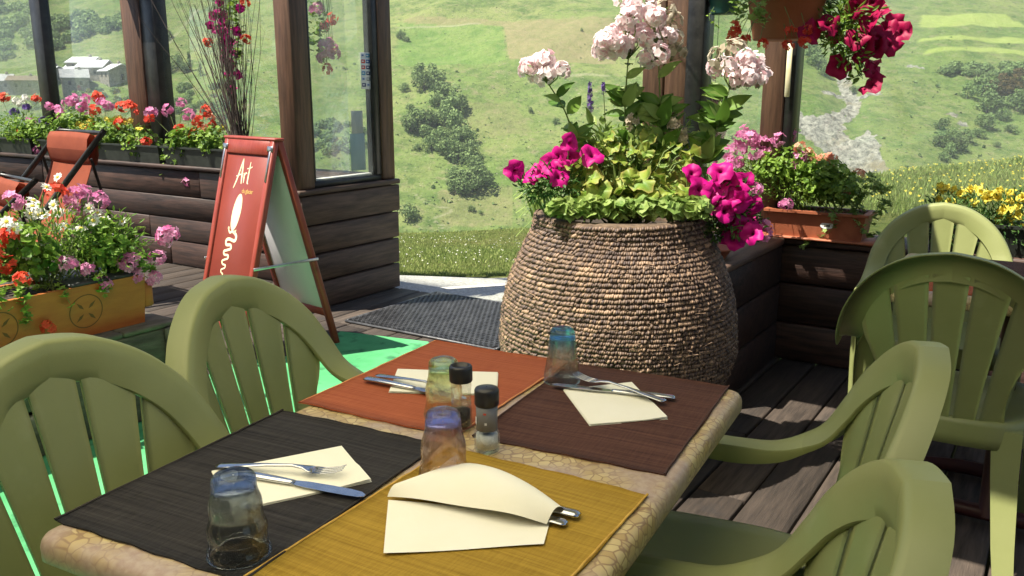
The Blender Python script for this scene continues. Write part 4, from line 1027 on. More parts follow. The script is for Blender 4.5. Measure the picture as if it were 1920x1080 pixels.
for y0, y1, x in ((L0 + .001, L0 + .02, .02), (L1 - .02, L1 - .001, .02)):
    m = MB(); m.add([(-.09, y0, .001), (.09, y0, .001), (.122, y0, H_ * .93), (-.122, y0, H_ * .93), (-.09, y1, .001), (.09, y1, .001), (.122, y1, H_ * .93), (-.122, y1, H_ * .93)], [(0, 1, 2, 3)[::-1], (4, 5, 6, 7), (0, 1, 5, 4), (1, 2, 6, 5), (2, 3, 7, 6), (3, 0, 4, 7)]); m.put('end_board', M['ochre'], trough, smooth=False)
m = MB(); m.cbox(-.05, .115, L1 + .0, L1 + .045, .06, .16, .008); m.put('end_handle', M['ochre'], trough)
m = MB(); m.cbox(-.125, .125, L0 + .02, L1 - .02, .165, .185, .004); m.put('soil', M['soil'], trough)
m = MB(); m.cbox(-.132, .132, L1 - .30, L1 - .015, .196, .212, .004); m.put('liner_rim', M['dark_pot'], trough)
def carve(yc, zc, r):
    def on(y, z): return (.105 + .03 * z / H_ + .0006, y, z)
    m = MB(); n = 30; A = [on(yc + r * math.cos(2 * math.pi * k / n), zc + r * math.sin(2 * math.pi * k / n)) for k in range(n + 1)]; Bp = [on(yc + (r - .004) * math.cos(2 * math.pi * k / n), zc + (r - .004) * math.sin(2 * math.pi * k / n)) for k in range(n + 1)]
    m.grid([A, Bp])
    for q in range(4):
        a = math.pi / 4 + q * math.pi / 2; c, s = math.cos(a), math.sin(a)
        m.add([on(yc + c * .012, zc + s * .012), on(yc + c * .03 - s * .006, zc + s * .03 + c * .006), on(yc + c * r * .82, zc + s * r * .82), on(yc + c * .03 + s * .006, zc + s * .03 - c * .006)], [(0, 1, 2, 3)])
    m.put('carved_wheel', M['ochre_dark'], sd, smooth=False)
carve(L1 - .245, .10, .066); carve(L1 - .56, .10, .066)

# ------------------------------------------------------------------ plain planters
def window_box(name, label, v0, v1, u0, u1, z, h, mt, soil=True, lip=.012):
    e = thing(name, label, 'planter', B((v0 + v1) / 2, (u0 + u1) / 2, z), BA); a, b = (v1 - v0) / 2, (u1 - u0) / 2
    m = MB(); k = .82; pts = []
    for zz, s in ((0, k), (h, 1.0), (h, 1.0 + lip / b), (h + .012, 1.0 + lip / b), (h + .012, 1 - .014 / b), (h - .03, .93 * 1 - .014 / b)):
        pts.append([(-a + b - b * s, -b * s, zz), (a - b + b * s, -b * s, zz), (a - b + b * s, b * s, zz), (-a + b - b * s, b * s, zz)])
    vs = [p for r in pts for p in r]; fs = [(i * 4 + j, i * 4 + (j + 1) % 4, (i + 1) * 4 + (j + 1) % 4, (i + 1) * 4 + j) for i in range(len(pts) - 1) for j in range(4)] + [(3, 2, 1, 0)]
    m.add(vs, fs); m.put('trough', mt, e, smooth=False)
    m = MB(); m.cbox(-a * .97, a * .97, -b * .88, b * .88, h - .05, h - .029, .004); m.put('soil', M['soil'], e)
    return e
def pv(px, u=3.95, py=300): return atu(px, py, u).dot(VX)
window_box('flower_box', 'dark flower box on the plank wall left of the deckchair', pv(-90), pv(62), 3.94, 4.10, .758, .12, M['dark_pot'])
window_box('flower_box', 'dark flower box on the plank wall just behind the deckchair back', pv(80), pv(300), 3.94, 4.10, .758, .12, M['dark_pot'])
window_box('flower_box', 'dark flower box on the plank wall below the bare twigs', pv(308), pv(432), 3.94, 4.10, .758, .12, M['dark_pot'])
tb = window_box('flower_box', 'long terracotta flower box with white oval mark on the right wall', pv(1438, 4.06, 420), pv(1622, 4.06, 420), 4.06, 4.24, .608, .125, M['terracotta'], lip=.016)
m = MB(); n = 20; yy = -.09
m.add([(0, 0, 0)] + [(.030 * math.cos(2 * math.pi * k / n), 0, .016 * math.sin(2 * math.pi * k / n)) for k in range(n)], [(0, k + 1, (k + 1) % n + 1) for k in range(n)])
o = m.put('oval_mark', M['white_print'], tb, (.055, -.0862, .075), (R(-7), 0, 0)); m = MB(); m.cbox(-.014, .014, -.0008, -.0003, -.006, .005, .0002); m.put('print', M['crate'], o)
m = MB(); m.cbox(-.29, .29, -.105, .09, -.0, .012, .004); m.put('saucer', M['terracotta'], tb)
window_box('flower_box', 'dark flower box of yellow blooms behind the sunlit chair', pv(1735, 4.1, 470), pv(1735, 4.1, 470) + .95, 4.09, 4.25, .608, .12, M['dark_pot'])
# hanging pots
def hanging_pot(label, c, r0, r1, h, mt, top_z, arm=None):
    e = thing('hanging_pot', label, 'planter', c, .4); m = MB()
    m.lathe([(.001, 0), (r0, 0), (r0 * 1.02, .006), (r1 * .96, h * .82), (r1, h * .82), (r1 * 1.04, h * .84), (r1 * 1.04, h), (r1 * .94, h), (r1 * .9, h * .8), (.001, h * .78)], 36); m.put('pot', mt, e)
    m = MB(); m.lathe([(.001, h * .86), (r1 * .93, h * .84)], 24); m.put('soil', M['soil'], e)
    for k in range(3):
        a = k * 2.094; m = MB(); m.tube([(r1 * math.cos(a), r1 * math.sin(a), h - .005), (0, 0, h + .35)], .0012, 4); m.put('cord', M['black_frame'], e)
    m = MB(); m.tube([(0, 0, h + .35), (0, 0, top_z - c[2])], .0015, 4); m.put('hook_wire', M['chrome'], e)
    return e
HP = atd(1470, 75, 3.72); hanging_pot('large terracotta pot of crimson petunias hanging before the corner post', HP, .125, .168, .23, M['terracotta'], 2.36)
hb = B(HP.dot(VX), 0); m = MB(); m.cbox(HP.dot(VX) - .02, HP.dot(VX) + .02, HP.dot(UX) - .05, 4.129, 2.36, 2.40, .004)
tag(m.put('bracket_beam', M['post'], None, None, (0, 0, BA)), 'short brown bracket carrying the large terracotta hanging pot', 'beam')
TP = atu(1356, 27, 4.185); hanging_pot('small dark teal pot hanging between the right hand posts', TP, .055, .082, .12, M['teal_pot'], 2.352)
LPt = atu(432, -60, 4.17); hanging_pot('dark pot hanging high beside the bare twigs', LPt, .07, .11, .13, M['dark_pot'], 2.303)
BPt = atu(600, -70, 4.6); hp3 = hanging_pot('dark pot of pink geraniums hanging behind the big window', BPt, .08, .12, .13, M['dark_pot'], 2.303)
m = MB(); mv = BPt.dot(VX); m.cbox(mv - .02, mv + .02, 4.271, 4.68, 2.303, 2.343, .004); tag(m.put('bracket_beam', M['post'], None, None, (0, 0, BA)), 'short brown bracket behind the window carrying a pot', 'beam')
# ribbed vessel hanging behind the phlox
c = atu(1336, 262, 4.40); e = thing('ribbed_lantern', 'ribbed brown clay vessel hanging behind the tall phlox', 'lantern', c, 0); m = MB(); pr = [(.001, 0), (.05, 0)]
for i in range(60):
    t = i / 59; pr.append((.055 + .022 * math.sin(math.pi * t ** .8) - .03 * max(0, t - .75) * 4 * .5 + .0028 * math.sin(i * 1.57), .004 + t * .26))
pr += [(.03, .27), (.001, .275)]; m.lathe(pr, 30); m.put('body', M['clay_dark'], e); m = MB(); m.tube([(0, 0, .27), (0, 0, 2.352 - c.z)], .0015, 4); m.put('cord', M['black_frame'], e)
m = MB(); lv_ = c.dot(VX); m.cbox(lv_ - .02, lv_ + .02, 4.271, 4.46, 2.352, 2.39, .004); tag(m.put('bracket_beam', M['post'], None, None, (0, 0, BA)), 'short brown bracket behind the right screen carrying the ribbed vessel', 'beam')
# clay saucer on the return ledge
c = B(-1.21, 3.40, .6095); e = thing('clay_saucer', 'small clay saucer lying on the ledge beside the woven basket', 'saucer', c, 0); m = MB(); m.lathe([(.001, .0), (.055, 0), (.078, .036), (.083, .038), (.083, .045), (.075, .044), (.052, .009), (.001, .008)], 32); m.put('dish', M['terracotta'], e)

# ------------------------------------------------------------------ coiled basket
BC = Vector((.37, 2.90, 0)); basket = thing('woven_basket', 'huge barrel shaped coiled straw basket planted with flowers', 'basket', BC, 0)
bpz = [0, .03, .15, .30, .38, .44, .55, .655, .75, .80, .84, .885]; bpr = [.262, .272, .315, .375, .402, .410, .402, .378, .342, .312, .292, .290]
def brad(z):
    z = np.asarray(z, float); k = np.interp(z, bpz, bpr); a = np.interp(z - .03, bpz, bpr); b = np.interp(z + .03, bpz, bpr); return (2 * k + a + b) / 4
def straw_mat():
    m = pmat('straw_coil', (.06, .036, .028), None, tint=(.33, .215, .135), rough=.6, bump=.35, bscale=300, bdist=.002)
    return m
M['straw'] = straw_mat(); M['straw_core'] = pmat('straw_core', (.07, .045, .03), (.16, .11, .07), 40, rough=.9)
# template stitch: bulging slanted grain on the outer half of a coil
tu, tvn = 4, 5
def coil_mesh(row, z, pitch):
    r = float(brad(z)); n = int(2 * math.pi * r / .0070); V = []; Fc = []; Tn = []
    slope = float((brad(z + .01) - brad(z - .01)) / .02)
    rs = np.random.default_rng(row); ph = rs.uniform(0, 6)
    base = .5 + .28 * np.sin(np.arange(n) / n * 2 * math.pi * 3 + ph)
    tint = np.clip(rs.normal(.33, .24, n) + .10 * math.sin(row * 1.9) - (.12 if z > .76 else 0) + .12 * (base - .5), 0, 1)
    k = 0
    while k < n:                      # worn patches of loose pale straw
        if rs.random() < .006: L = rs.integers(4, 9); tint[k:k + L] = rs.uniform(.8, 1.0); k += L
        k += 1
    us = np.linspace(-.5, .5, tu); vs_ = np.linspace(-.5, .5, tvn)
    gu, gv = np.meshgrid(us, vs_, indexing='ij')
    jr = rs.normal(0, .0018, n); jz = rs.normal(0, .0012, n) + .005 * np.sin(np.arange(n) / n * 2 * math.pi * 2 + row * .35); sk = rs.uniform(.35, .75, n); wd = rs.uniform(.95, 1.25, n)
    ang = (np.arange(n) + rs.normal(0, .12, n)) / n * 2 * math.pi
    da = 2 * math.pi / n
    A = ang[:, None, None] + (gu[None] * wd[:, None, None] + gv[None] * sk[:, None, None] * .9) * da
    bul = np.sqrt(np.clip(1 - (gv * 2) ** 2, 0, 1))[None] * .0082 * (.55 + .45 * np.sqrt(np.clip(1 - (gu * 2) ** 2, 0, 1)))[None]
    Zz = z + gv[None] * pitch * 1.08 + jz[:, None, None]
    Rr = r + slope * gv[None] * pitch + bul - .003 + jr[:, None, None]
    V = np.stack([Rr * np.cos(A), Rr * np.sin(A), Zz], -1).reshape(-1, 3)
    q = np.arange(tu * tvn).reshape(tu, tvn); f = np.stack([q[:-1, :-1].ravel(), q[1:, :-1].ravel(), q[1:, 1:].ravel(), q[:-1, 1:].ravel()], 1)
    Fa = (np.arange(n)[:, None, None] * (tu * tvn) + f[None]).reshape(-1, 4)
    return np_mesh('coil', V, Fa, M['straw'], dict(tint=np.repeat(tint, tu * tvn)))
NR = 62; pz = .88 / NR
for i in range(NR): link('coil', coil_mesh(i, (i + .5) * pz, pz), basket)
m = MB(); rs = random.Random(8)
for _ in range(420):
    a = rs.uniform(0, 6.283); z = rs.uniform(.06, .87); L_ = rs.uniform(.012, .045); tl_ = rs.gauss(0, .35); r = float(brad(z)) + .0075; pts = []
    for i in range(4):
        t = i / 3 - .5; zz_ = z + math.sin(tl_) * L_ * t; aa = a + math.cos(tl_) * L_ * t / r; rr = float(brad(zz_)) + .0085 + (.006 * abs(t) if rs.random() < .3 else 0); pts.append((rr * math.cos(aa), rr * math.sin(aa), zz_))
    m.tube(pts, rs.uniform(.0007, .0015), 4, tint=rs.uniform(.3, 1))
tag(m.put('loose_straw', M['straw'], basket), kind='stuff')
m = MB(); zz = np.linspace(.0, .88, 30); m.lathe([(.001, .002)] + [(float(brad(z)) - .004, float(z)) for z in zz] + [(.262, .885), (.262, .82)], 64); m.put('wall', M['straw_core'], basket)
m = MB(); m.lathe([(.001, .83), (.263, .825)], 32); m.put('soil', M['soil'], basket)

# ------------------------------------------------------------------ twigs
tbase = atu(452, 285, 4.0); tw = thing('twig_bundle', 'tall bundle of bare dark twigs leaning out of a pot on the wall', 'twigs', (tbase.x, tbase.y, .758), BA)
m = MB(); m.lathe([(.001, 0), (.05, 0), (.065, .13), (.06, .13), (.001, .11)], 20); m.put('pot', M['dark_pot'], tw)
for k in range(92):
    rn = random.Random(k + 40); lean = -abs(rn.gauss(0, .24)) + .06 if k % 4 else rn.uniform(-.7, .04); dep = rn.gauss(0, .12); H = rn.uniform(.8, 1.55)
    bend = rn.uniform(-.12, .10); pts = []; b0 = (rn.uniform(-.05, .04), rn.uniform(-.04, .04))
    for i in range(8):
        t = i / 7; pts.append((b0[0] + lean * H * t + bend * math.sin(math.pi * t) * .6 + .03 * bend * math.sin(9 * t) + .006 * math.sin(t * 14 + k), b0[1] + dep * H * t + .02 * math.sin(4 * t + k), .10 + H * t))
    m = MB(); r0 = rn.uniform(.002, .0042); m.tube(pts, [r0 * (1 - .7 * i / 7) for i in range(8)], 5)
    if k % 3 == 0:
        i = rn.choice((3, 4, 5)); p = Vector(pts[i]); m.tube([p, p + Vector((rn.uniform(-.12, .06), rn.uniform(-.03, .03), .16)), p + Vector((rn.uniform(-.2, .08), rn.uniform(-.05, .05), .36))], [r0 * .4, r0 * .3, r0 * .15], 4)
    m.put('twig', M['twig'], tw)

# ------------------------------------------------------------------ flower meshes (shared)
def geranium_mesh(mt, seed, n=15, r=.030):
    random.seed(seed); m = MB()
    for k in range(n):
        d = rvec(); d.z = abs(d.z) * 1.0 - .25; d.normalize(); m.floret(d * r * U(.7, 1.05), (d + rvec() * .35), U(.014, .019), U(0, 1), 5, eye=U(0, .5))
    m.tube([(0, 0, -.035), (0, 0, 0)], .0016, 4, mi=1); return m.mesh('flower_head', [M[mt], M['stem']], smooth=False)
def trumpet_mesh(mt, seed, r=.040):
    random.seed(seed); m = MB(); n = 15; ph = random.random() * 6; rings = [(.002, -.032, 0.), (.004, -.016, .0), (.0065, -.005, .35), (.015, .001, .85), (r * .72, .004, 1), (r, .0, .88)]
    vs = []; tt = []
    for i, (rr, z, t) in enumerate(rings):
        for k in range(n):
            w = 2 * math.pi * k / n; lob = 1 + (.13 * math.cos(5 * w + ph) + U(-.08, .08)) * (i >= 4); zz = z + (.011 * math.sin(2 * w + ph) + .006 * math.cos(5 * w) + U(-.006, .005)) * (i >= 4)
            vs.append((rr * lob * math.cos(w), rr * lob * math.sin(w), zz)); tt.append(min(1, max(0, t + U(-.30, .05) * (i >= 3))))
    m.add(vs, [(i * n + k, i * n + (k + 1) % n, (i + 1) * n + (k + 1) % n, (i + 1) * n + k) for i in range(len(rings) - 1) for k in range(n)], 0, tt)
    return m.mesh('flower', M[mt])
def phlox_mesh(seed, n=20, r=.058, mt='phlox_petal', fr=.026):
    random.seed(seed); m = MB()
    for k in range(n):
        d = rvec(); d.z = abs(d.z) * 1.1 - .3; d.normalize(); pk = U(.7, 1) if random.random() < .82 else U(.2, .6)
        m.floret(d * r * U(.8, 1.08), d + rvec() * .3, U(.85, 1.1) * fr, pk, 5, eye=max(0, pk - .4), wid=.95, cup=.05)
    for k in range(10): d = rvec(); d.z = abs(d.z) - .2; m.tube([(0, 0, -.06), d * r * .9], [.0012, .0008], 4, mi=1)
    return m.mesh('flower_head', [M[mt], M['stem']], smooth=False)
def daisy_mesh(seed, r=.024, mt='white_petal'):
    random.seed(seed); m = MB(); n = 9; o = random.random()
    for k in range(n):
        w = o + 2 * math.pi * k / n; d = Vector((math.cos(w), math.sin(w), 0)); s = Vector((-d.y, d.x, 0)); z = U(-.003, .004)
        m.add([d * .004, d * r * .65 - s * r * .24 + Vector((0, 0, .002)), d * r * U(.9, 1.05) + Vector((0, 0, z)), d * r * .65 + s * r * .24 + Vector((0, 0, .002))], [(0, 1, 2, 3)], 0, U(.3, 1))
    m.lathe([(.007, .0), (.0055, .004), (.001, .0055)], 8, mi=1, tint=.7); return m.mesh('flower', [M[mt], M['yellow_petal']], smooth=False)
FL = dict(red=[geranium_mesh('red_petal', s, 15) for s in (1, 2, 3)], pink=[geranium_mesh('pink_petal', s, 14, .032) for s in (4, 5, 6, 16)], salmon=[geranium_mesh('salmon_petal', s) for s in (7, 8, 9)],
          magenta=[trumpet_mesh('magenta_petal', s) for s in (10, 11, 12)], crimson=[trumpet_mesh('crimson_petal', s, .043) for s in (13, 14, 15)], phlox=[phlox_mesh(s) for s in (17, 18, 19)], phlox_dusty=[phlox_mesh(20, 20, .045, 'dry_petal', .018)],
          daisy=[daisy_mesh(s) for s in (21, 22, 23)], yellow=[trumpet_mesh('yellow_petal', s, .019) for s in (24, 25)], violet=[geranium_mesh('violet_petal', 26, 16, .028)], white=[geranium_mesh('white_petal', 27, 14, .026)], yel_small=[daisy_mesh(28, .020, 'yellow_petal')], faded=[geranium_mesh('dry_petal', 29, 12, .025)])
random.seed(99)
CAMP = Vector((0, 0, CZ))
class Plant:
    def __init__(s, name, label, cat, base, leafmat='leaf', group=None):
        s.e = thing(name, label, cat, base, 0, group); s.b = Vector(base); s.st = MB(); s.fo = MB(); s.lm = leafmat; s.n = 0
    def heads(s, kind, pts, scale=1., face=.5, stem=True, root=None, sag=.0, nm=None, jit=.15):
        for p in pts:
            p = Vector(p); me = random.choice(FL[kind]); tc = (CAMP - p).normalized()
            d = (Vector((0, 0, 1)) * (1 - face) + tc * face + rvec() * .45).normalized()
            q = d.to_track_quat('Z', 'Y') @ Quaternion((0, 0, 1), U(0, 6.28)); sc = scale * U(1 - jit, 1 + jit)
            link(nm or me.name.split('.')[0], me, s.e, p - s.b, q, sc)
            if stem: s.stem_to(p - d * .03 * sc, root, sag)
    def stem_to(s, p, root=None, sag=0, r=.0017):
        a = Vector(root) if root is not None else s.b + Vector((U(-.05, .05), U(-.04, .04), 0))
        mid = a.lerp(p, .5) + Vector((U(-.02, .02), U(-.02, .02), .05 * (p - a).length - sag * .5)); mid2 = a.lerp(p, .8) + Vector((0, 0, .03))
        s.st.tube([a - s.b, mid - s.b, mid2 - s.b, p - s.b], [r * 1.5, r * 1.2, r, r * .8], 4, cap=False)
    def cloud(s, c, rad, n, size, kind='round', lo=0., hi=1., up=.6):
        c = Vector(c)
        for _ in range(n):
            d = rvec(); f = U(0, 1) ** .45; p = c + Vector((d.x * rad[0], d.y * rad[1], d.z * rad[2])) * f - s.b
            nr = (d * .7 + Vector((0, 0, up)) + rvec() * .7).normalized(); t = min(1, max(0, U(lo, hi)))
            if kind == 'round': s.fo.round_leaf(p, nr, size * U(.6, 1.15), t, 5, .2, U(0, 6))
            elif kind == 'ivy': s.fo.round_leaf(p, nr, size * U(.6, 1.15), t, 5, .05, U(0, 6), notch=.5)
            else: s.fo.lance(p, (d + rvec() * .6 + Vector((0, 0, .2))), nr, size * U(1.2, 2.2), size * U(.4, .6), t)
    def trail(s, pts, n, size, kind='ivy', spread=.02, lo=.2, hi=.9):
        P_ = catmull(np.array([list(p) for p in pts], float), 8)
        s.st.tube([Vector(p) - s.b for p in P_], .0013, 4, cap=False)
        for _ in range(n):
            p = Vector(P_[random.randrange(len(P_))]) + rvec() * U(0, spread) - s.b; nr = ((CAMP - p).normalized() * .6 + Vector((0, 0, .4)) + rvec() * .7)
            if kind == 'lance': s.fo.lance(p, rvec() + Vector((0, 0, .3)), nr.normalized(), size * U(1, 2), size * .5, U(lo, hi))
            else: s.fo.round_leaf(p, nr, size * U(.6, 1.2), U(lo, hi), 5, .08, U(0, 6), notch=.45 if kind == 'ivy' else .2)
    def done(s):
        if s.st.f: s.st.put('stems', M['stem'], s.e)
        if s.fo.f: tag(s.fo.put('foliage', M[s.lm], s.e, smooth=False), kind='stuff')
        return s.e
def lw(px, py, j=.05): return atu(px, py, 4.02 + U(-j, j))
def base_v(v, u, z): return B(v, u, z)
# ---- left wall: three boxes
def lwall(plants):
    for name, label, cat, px0, lm, heads, clouds in plants:
        b = lw(px0, 290, 0); b.z = .86
        p = Plant(name, label, cat, b, lm)
        for kind, pts, sc, fc in heads: p.heads(kind, [lw(*q) for q in pts], sc * 1.12, fc)
        for (px, py, rx, rz, n, size, kd) in clouds:
            c = lw(px, py, .02); p.cloud(c, (rx, .10, rz), n, size, kd)
        p.done()
lwall([
 ('red_geranium', 'red geraniums in the flower box left of the deckchair', 'flowers', 30, 'leaf', [('red', [(8, 184), (68, 187), (41, 253), (39, 279), (15, 302), (66, 274), (-20, 230)], 1.2, .5)], [(10, 262, .22, .13, 260, .022, 'round'), (48, 245, .2, .14, 260, .02, 'round')]),
 ('pink_geranium', 'pink geraniums in the flower box left of the deckchair', 'flowers', 60, 'leaf', [('pink', [(58, 228), (71, 282), (93, 201), (104, 279), (-10, 210)], 1.2, .5)], [(72, 246, .2, .12, 220, .02, 'round'), (88, 262, .14, .10, 120, .02, 'round')]),
 ('violet_flowers', 'violet and white blooms by the thin black upright', 'flowers', 35, 'leaf', [('violet', [(27, 210), (50, 201), (83, 227)], 1.15, .5), ('white', [(31, 189), (47, 185), (38, 194)], 1., .5)], [(35, 225, .16, .10, 200, .018, 'lance'), (20, 235, .14, .1, 150, .02, 'lance')]),
 ('pink_geranium', 'tall cluster of pink geraniums behind the deckchair back', 'flowers', 150, 'leaf', [('pink', [(157, 187), (128, 194), (113, 208), (154, 203), (190, 192), (138, 189), (200, 200), (108, 214)], 1.35, .5)], [(120, 240, .22, .13, 260, .022, 'round'), (150, 225, .2, .11, 220, .02, 'round')]),
 ('red_geranium', 'red geraniums at the foot of the brown post', 'flowers', 220, 'leaf', [('red', [(184, 181), (178, 208), (230, 200), (227, 231), (170, 239), (280, 224), (246, 275), (274, 268), (246, 203)], 1.3, .5), ('faded', [(262, 265), (288, 262)], 1.1, .5)], [(215, 255, .26, .14, 420, .022, 'round'), (265, 268, .16, .12, 200, .022, 'round'), (160, 262, .2, .12, 260, .02, 'round')]),
 ('yellow_flowers', 'small yellow blooms among the red geraniums by the post', 'flowers', 205, 'leaf', [('yel_small', [(148, 233), (201, 224), (217, 224), (244, 226), (261, 241), (168, 228), (155, 237), (208, 229), (236, 229), (142, 238), (161, 230), (225, 221)], 1.35, .6)], [(200, 245, .25, .08, 260, .018, 'lance'), (245, 250, .14, .08, 160, .018, 'lance')]),
 ('pink_geranium', 'trailing pink geraniums spilling from the box below the twigs', 'flowers', 335, 'leaf', [('pink', [(283, 211), (315, 208), (340, 195), (354, 217), (342, 252), (321, 282), (334, 302), (324, 332), (261, 302), (371, 334), (355, 342)], 1.15, .5)], [(335, 290, .14, .13, 240, .02, 'ivy'), (325, 320, .1, .1, 120, .018, 'ivy')]),
 ('red_geranium', 'orange red geraniums in the box below the twigs', 'flowers', 375, 'leaf', [('red', [(387, 208), (372, 228), (338, 242), (398, 235), (364, 252)], 1.15, .5), ('salmon', [(395, 222), (382, 240)], 1.0, .5), ('yel_small', [(419, 239), (346, 260), (412, 243), (352, 256)], 1.3, .6)], [(370, 265, .22, .13, 420, .02, 'round'), (405, 265, .15, .12, 220, .02, 'round'), (340, 262, .12, .1, 150, .02, 'round')]),
])
# ---- magenta blooms among the twigs, geraniums behind the pane
def hang_flowers(name, label, base, u, spec, lm, trails):
    p = Plant(name, label, 'flowers', base, lm)
    for kind, pts, sc, fc in spec: p.heads(kind, [atu(x, y, u + U(-.06, .06)) for x, y in pts], sc, fc, root=None)
    for pl, n, size, kd, sp in trails: p.trail([Vector(base)] + [atu(x, y, u) for x, y in pl], n, size, kd, sp)
    p.done()
hang_flowers('magenta_petunia', 'magenta petunias trailing down through the bare twigs', LPt + Vector((0, 0, .10)), 4.1, [('magenta', [(412, 5), (416, 41), (423, 76), (422, 110), (428, 137), (436, 168), (447, 139), (450, 16), (394, 47), (423, 98), (408, 20), (430, 52), (418, 62), (441, 100), (400, 30), (420, 28), (436, 78), (432, 120), (446, 60), (428, 90), (405, 55)], .9, .7), ('red', [(389, 79), (461, 74), (458, 5)], 1.2, .6)], 'leaf', [([(430, 10), (425, 60), (428, 120), (438, 180)], 90, .018, 'round', .05), ([(440, 10), (445, 60), (450, 110)], 80, .02, 'round', .05), ([(415, 10), (410, 50)], 40, .018, 'round', .05)])
hang_flowers('pink_geranium', 'pink geraniums trailing behind the big window', BPt + Vector((0, 0, .10)), 4.6, [('pink', [(627, 101), (613, 85), (618, 98), (594, 16), (550, 3), (560, 66), (622, 92), (606, 108)], 1.5, .5), ('red', [(622, 35), (559, 44), (614, 130), (610, 50)], 1.4, .5)], 'leaf', [([(600, 20), (600, 60), (605, 110)], 110, .022, 'round', .09), ([(570, 10), (560, 50), (585, 80)], 80, .022, 'round', .08)])
# ---- ochre trough
tvp = Vector(trough.location); TRU = -3.14
def tr(px, py, j=.05): return on_v(px, py, TRU + U(-j, j))
b = B(TRU, 1.75, tz + .18)
p = Plant('red_geranium', 'red geraniums in the ochre trough', 'flowers', b, 'leaf'); p.heads('red', [tr(*q) for q in ((106, 361), (12, 447), (10, 495), (-15, 470), (18, 440))], 1.05, .5); p.heads('red', [on_v(x, y, TRU + .14) for x, y in ((42, 524), (90, 615))], .95, .6); p.cloud(tr(30, 470), (.16, .1, .13), 340, .019); p.trail([b, on_v(40, 540, TRU + .15), on_v(45, 570, TRU + .15), on_v(52, 605, TRU + .15)], 30, .02, 'ivy', .03); p.trail([b, on_v(5, 540, TRU + .15), on_v(10, 575, TRU + .15)], 22, .02, 'ivy', .03); p.trail([b, on_v(120, 545, TRU + .15), on_v(135, 575, TRU + .15)], 14, .018, 'ivy', .02); p.done()
p = Plant('pink_geranium', 'pink geraniums spilling over the end of the ochre trough', 'flowers', B(TRU, 1.85, tz + .18), 'leaf')
p.heads('pink', [tr(*q) for q in ((156, 361), (133, 376), (187, 376), (156, 390), (25, 380), (143, 368))], 1.1, .5)
p.heads('pink', [on_v(x, y, TRU + .12) for x, y in ((308, 445), (296, 484), (246, 490), (129, 495), (165, 507), (287, 522), (194, 534), (258, 517), (317, 440), (236, 495))], 1.0, .5)
p.cloud(tr(190, 460), (.14, .1, .12), 340, .019); p.cloud(tr(225, 470), (.1, .1, .1), 200, .018, 'ivy'); p.trail([p.b, on_v(250, 490, TRU + .12), on_v(290, 505, TRU + .12)], 40, .018, 'ivy', .03); p.trail([p.b, on_v(190, 520, TRU + .13), on_v(198, 545, TRU + .14)], 34, .018, 'ivy', .03); p.done()
p = Plant('white_daisies', 'white daisies filling the ochre trough', 'flowers', B(TRU, 1.65, tz + .18), 'leaf')
dd = [(170, 415), (255, 475), (90, 485), (365, 475), (485, 525), (235, 575), (120, 600), (200, 540), (460, 430), (550, 445), (30, 445), (145, 375), (260, 245), (210, 290), (110, 545), (280, 610), (140, 410), (205, 422), (265, 405), (330, 385), (400, 385), (440, 405), (60, 480), (300, 465), (150, 350), (240, 370), (20, 450), (75, 470), (105, 500), (190, 410), (420, 440), (475, 440), (500, 510), (250, 560)]
p.heads('daisy', [tr(x / 2.4, 230 + y / 2.4, .09) for x, y in dd], 1.0, .55)
p.cloud(tr(90, 440), (.28, .1, .14), 700, .016, 'lance'); p.cloud(tr(150, 470), (.28, .11, .12), 700, .016, 'lance'); p.cloud(tr(220, 450), (.1, .1, .12), 300, .016, 'lance'); p.done()

# ---- basket planting
BD = 2.90
def bk(px, py, d=0.): return atd(px, py, BD + d)
bs_ = BC + Vector((0, 0, .84))
def lance_leaf_mesh(seed, mt):
    random.seed(seed); m = MB(); L, W = .11, .026; rows = []
    for i in range(7):
        t = i / 6; w = W * math.sin(math.pi * (t ** .8)) * .98 + .0006; z = -.035 * t * t + .004; rows.append([(L * t, -w, z + .006), (L * t, -w * .5, z + .001), (L * t, 0, z - .003), (L * t, w * .5, z + .001), (L * t, w, z + .006)])
    m.grid(rows, flip=True, tint=.5); m.t = [min(1, max(0, .4 + U(-.3, .3)))] * len(m.v); return m.mesh('leaf', M[mt])
def broad_leaf_mesh(seed, mt):
    random.seed(seed); m = MB(); n = 22; r = .044; vs = [(0, 0, -.004)]; tt = [.05]
    for ring, rr in enumerate((.45, .8, 1.)):
        for k in range(n):
            w = 2 * math.pi * k / n; notch = 1 - .75 * math.exp(-((w - math.pi) / .28) ** 2); lob = 1 + .06 * math.cos(7 * w) * (ring == 2)
            vs.append((r * rr * lob * notch * math.cos(w), r * rr * lob * notch * math.sin(w), .012 * rr * rr * math.sin(2 * w + seed) + .010 * rr * math.cos(5 * w) * (ring > 0) - .004)); tt.append((.02, .15, U(.2, .8))[ring])
    fs = [(0, 1 + k, 1 + (k + 1) % n) for k in range(n)] + [(1 + q * n + k, 1 + (q + 1) * n + k, 1 + (q + 1) * n + (k + 1) % n, 1 + q * n + (k + 1) % n) for q in (0, 1) for k in range(n)]
    m.add(vs, fs, 0, tt); return m.mesh('leaf', M[mt])
LL = [lance_leaf_mesh(s, 'leaf') for s in (31, 32, 33)]; LP_ = [lance_leaf_mesh(s, 'leaf_pale') for s in (34, 35)]; BL = [broad_leaf_mesh(s, 'leaf_ageing') for s in (36, 37, 38, 39)]
random.seed(5)
def put_leaf(p, me, at_, d, up, sc):
    d = d.normalized(); y = up.cross(d); y = y.normalized() if y.length > 1e-5 else Vector((0, 1, 0)); z = d.cross(y)
    q = Matrix((d, y, z)).transposed().to_quaternion(); link('leaf', me, p.e, at_ - p.b, q, sc)
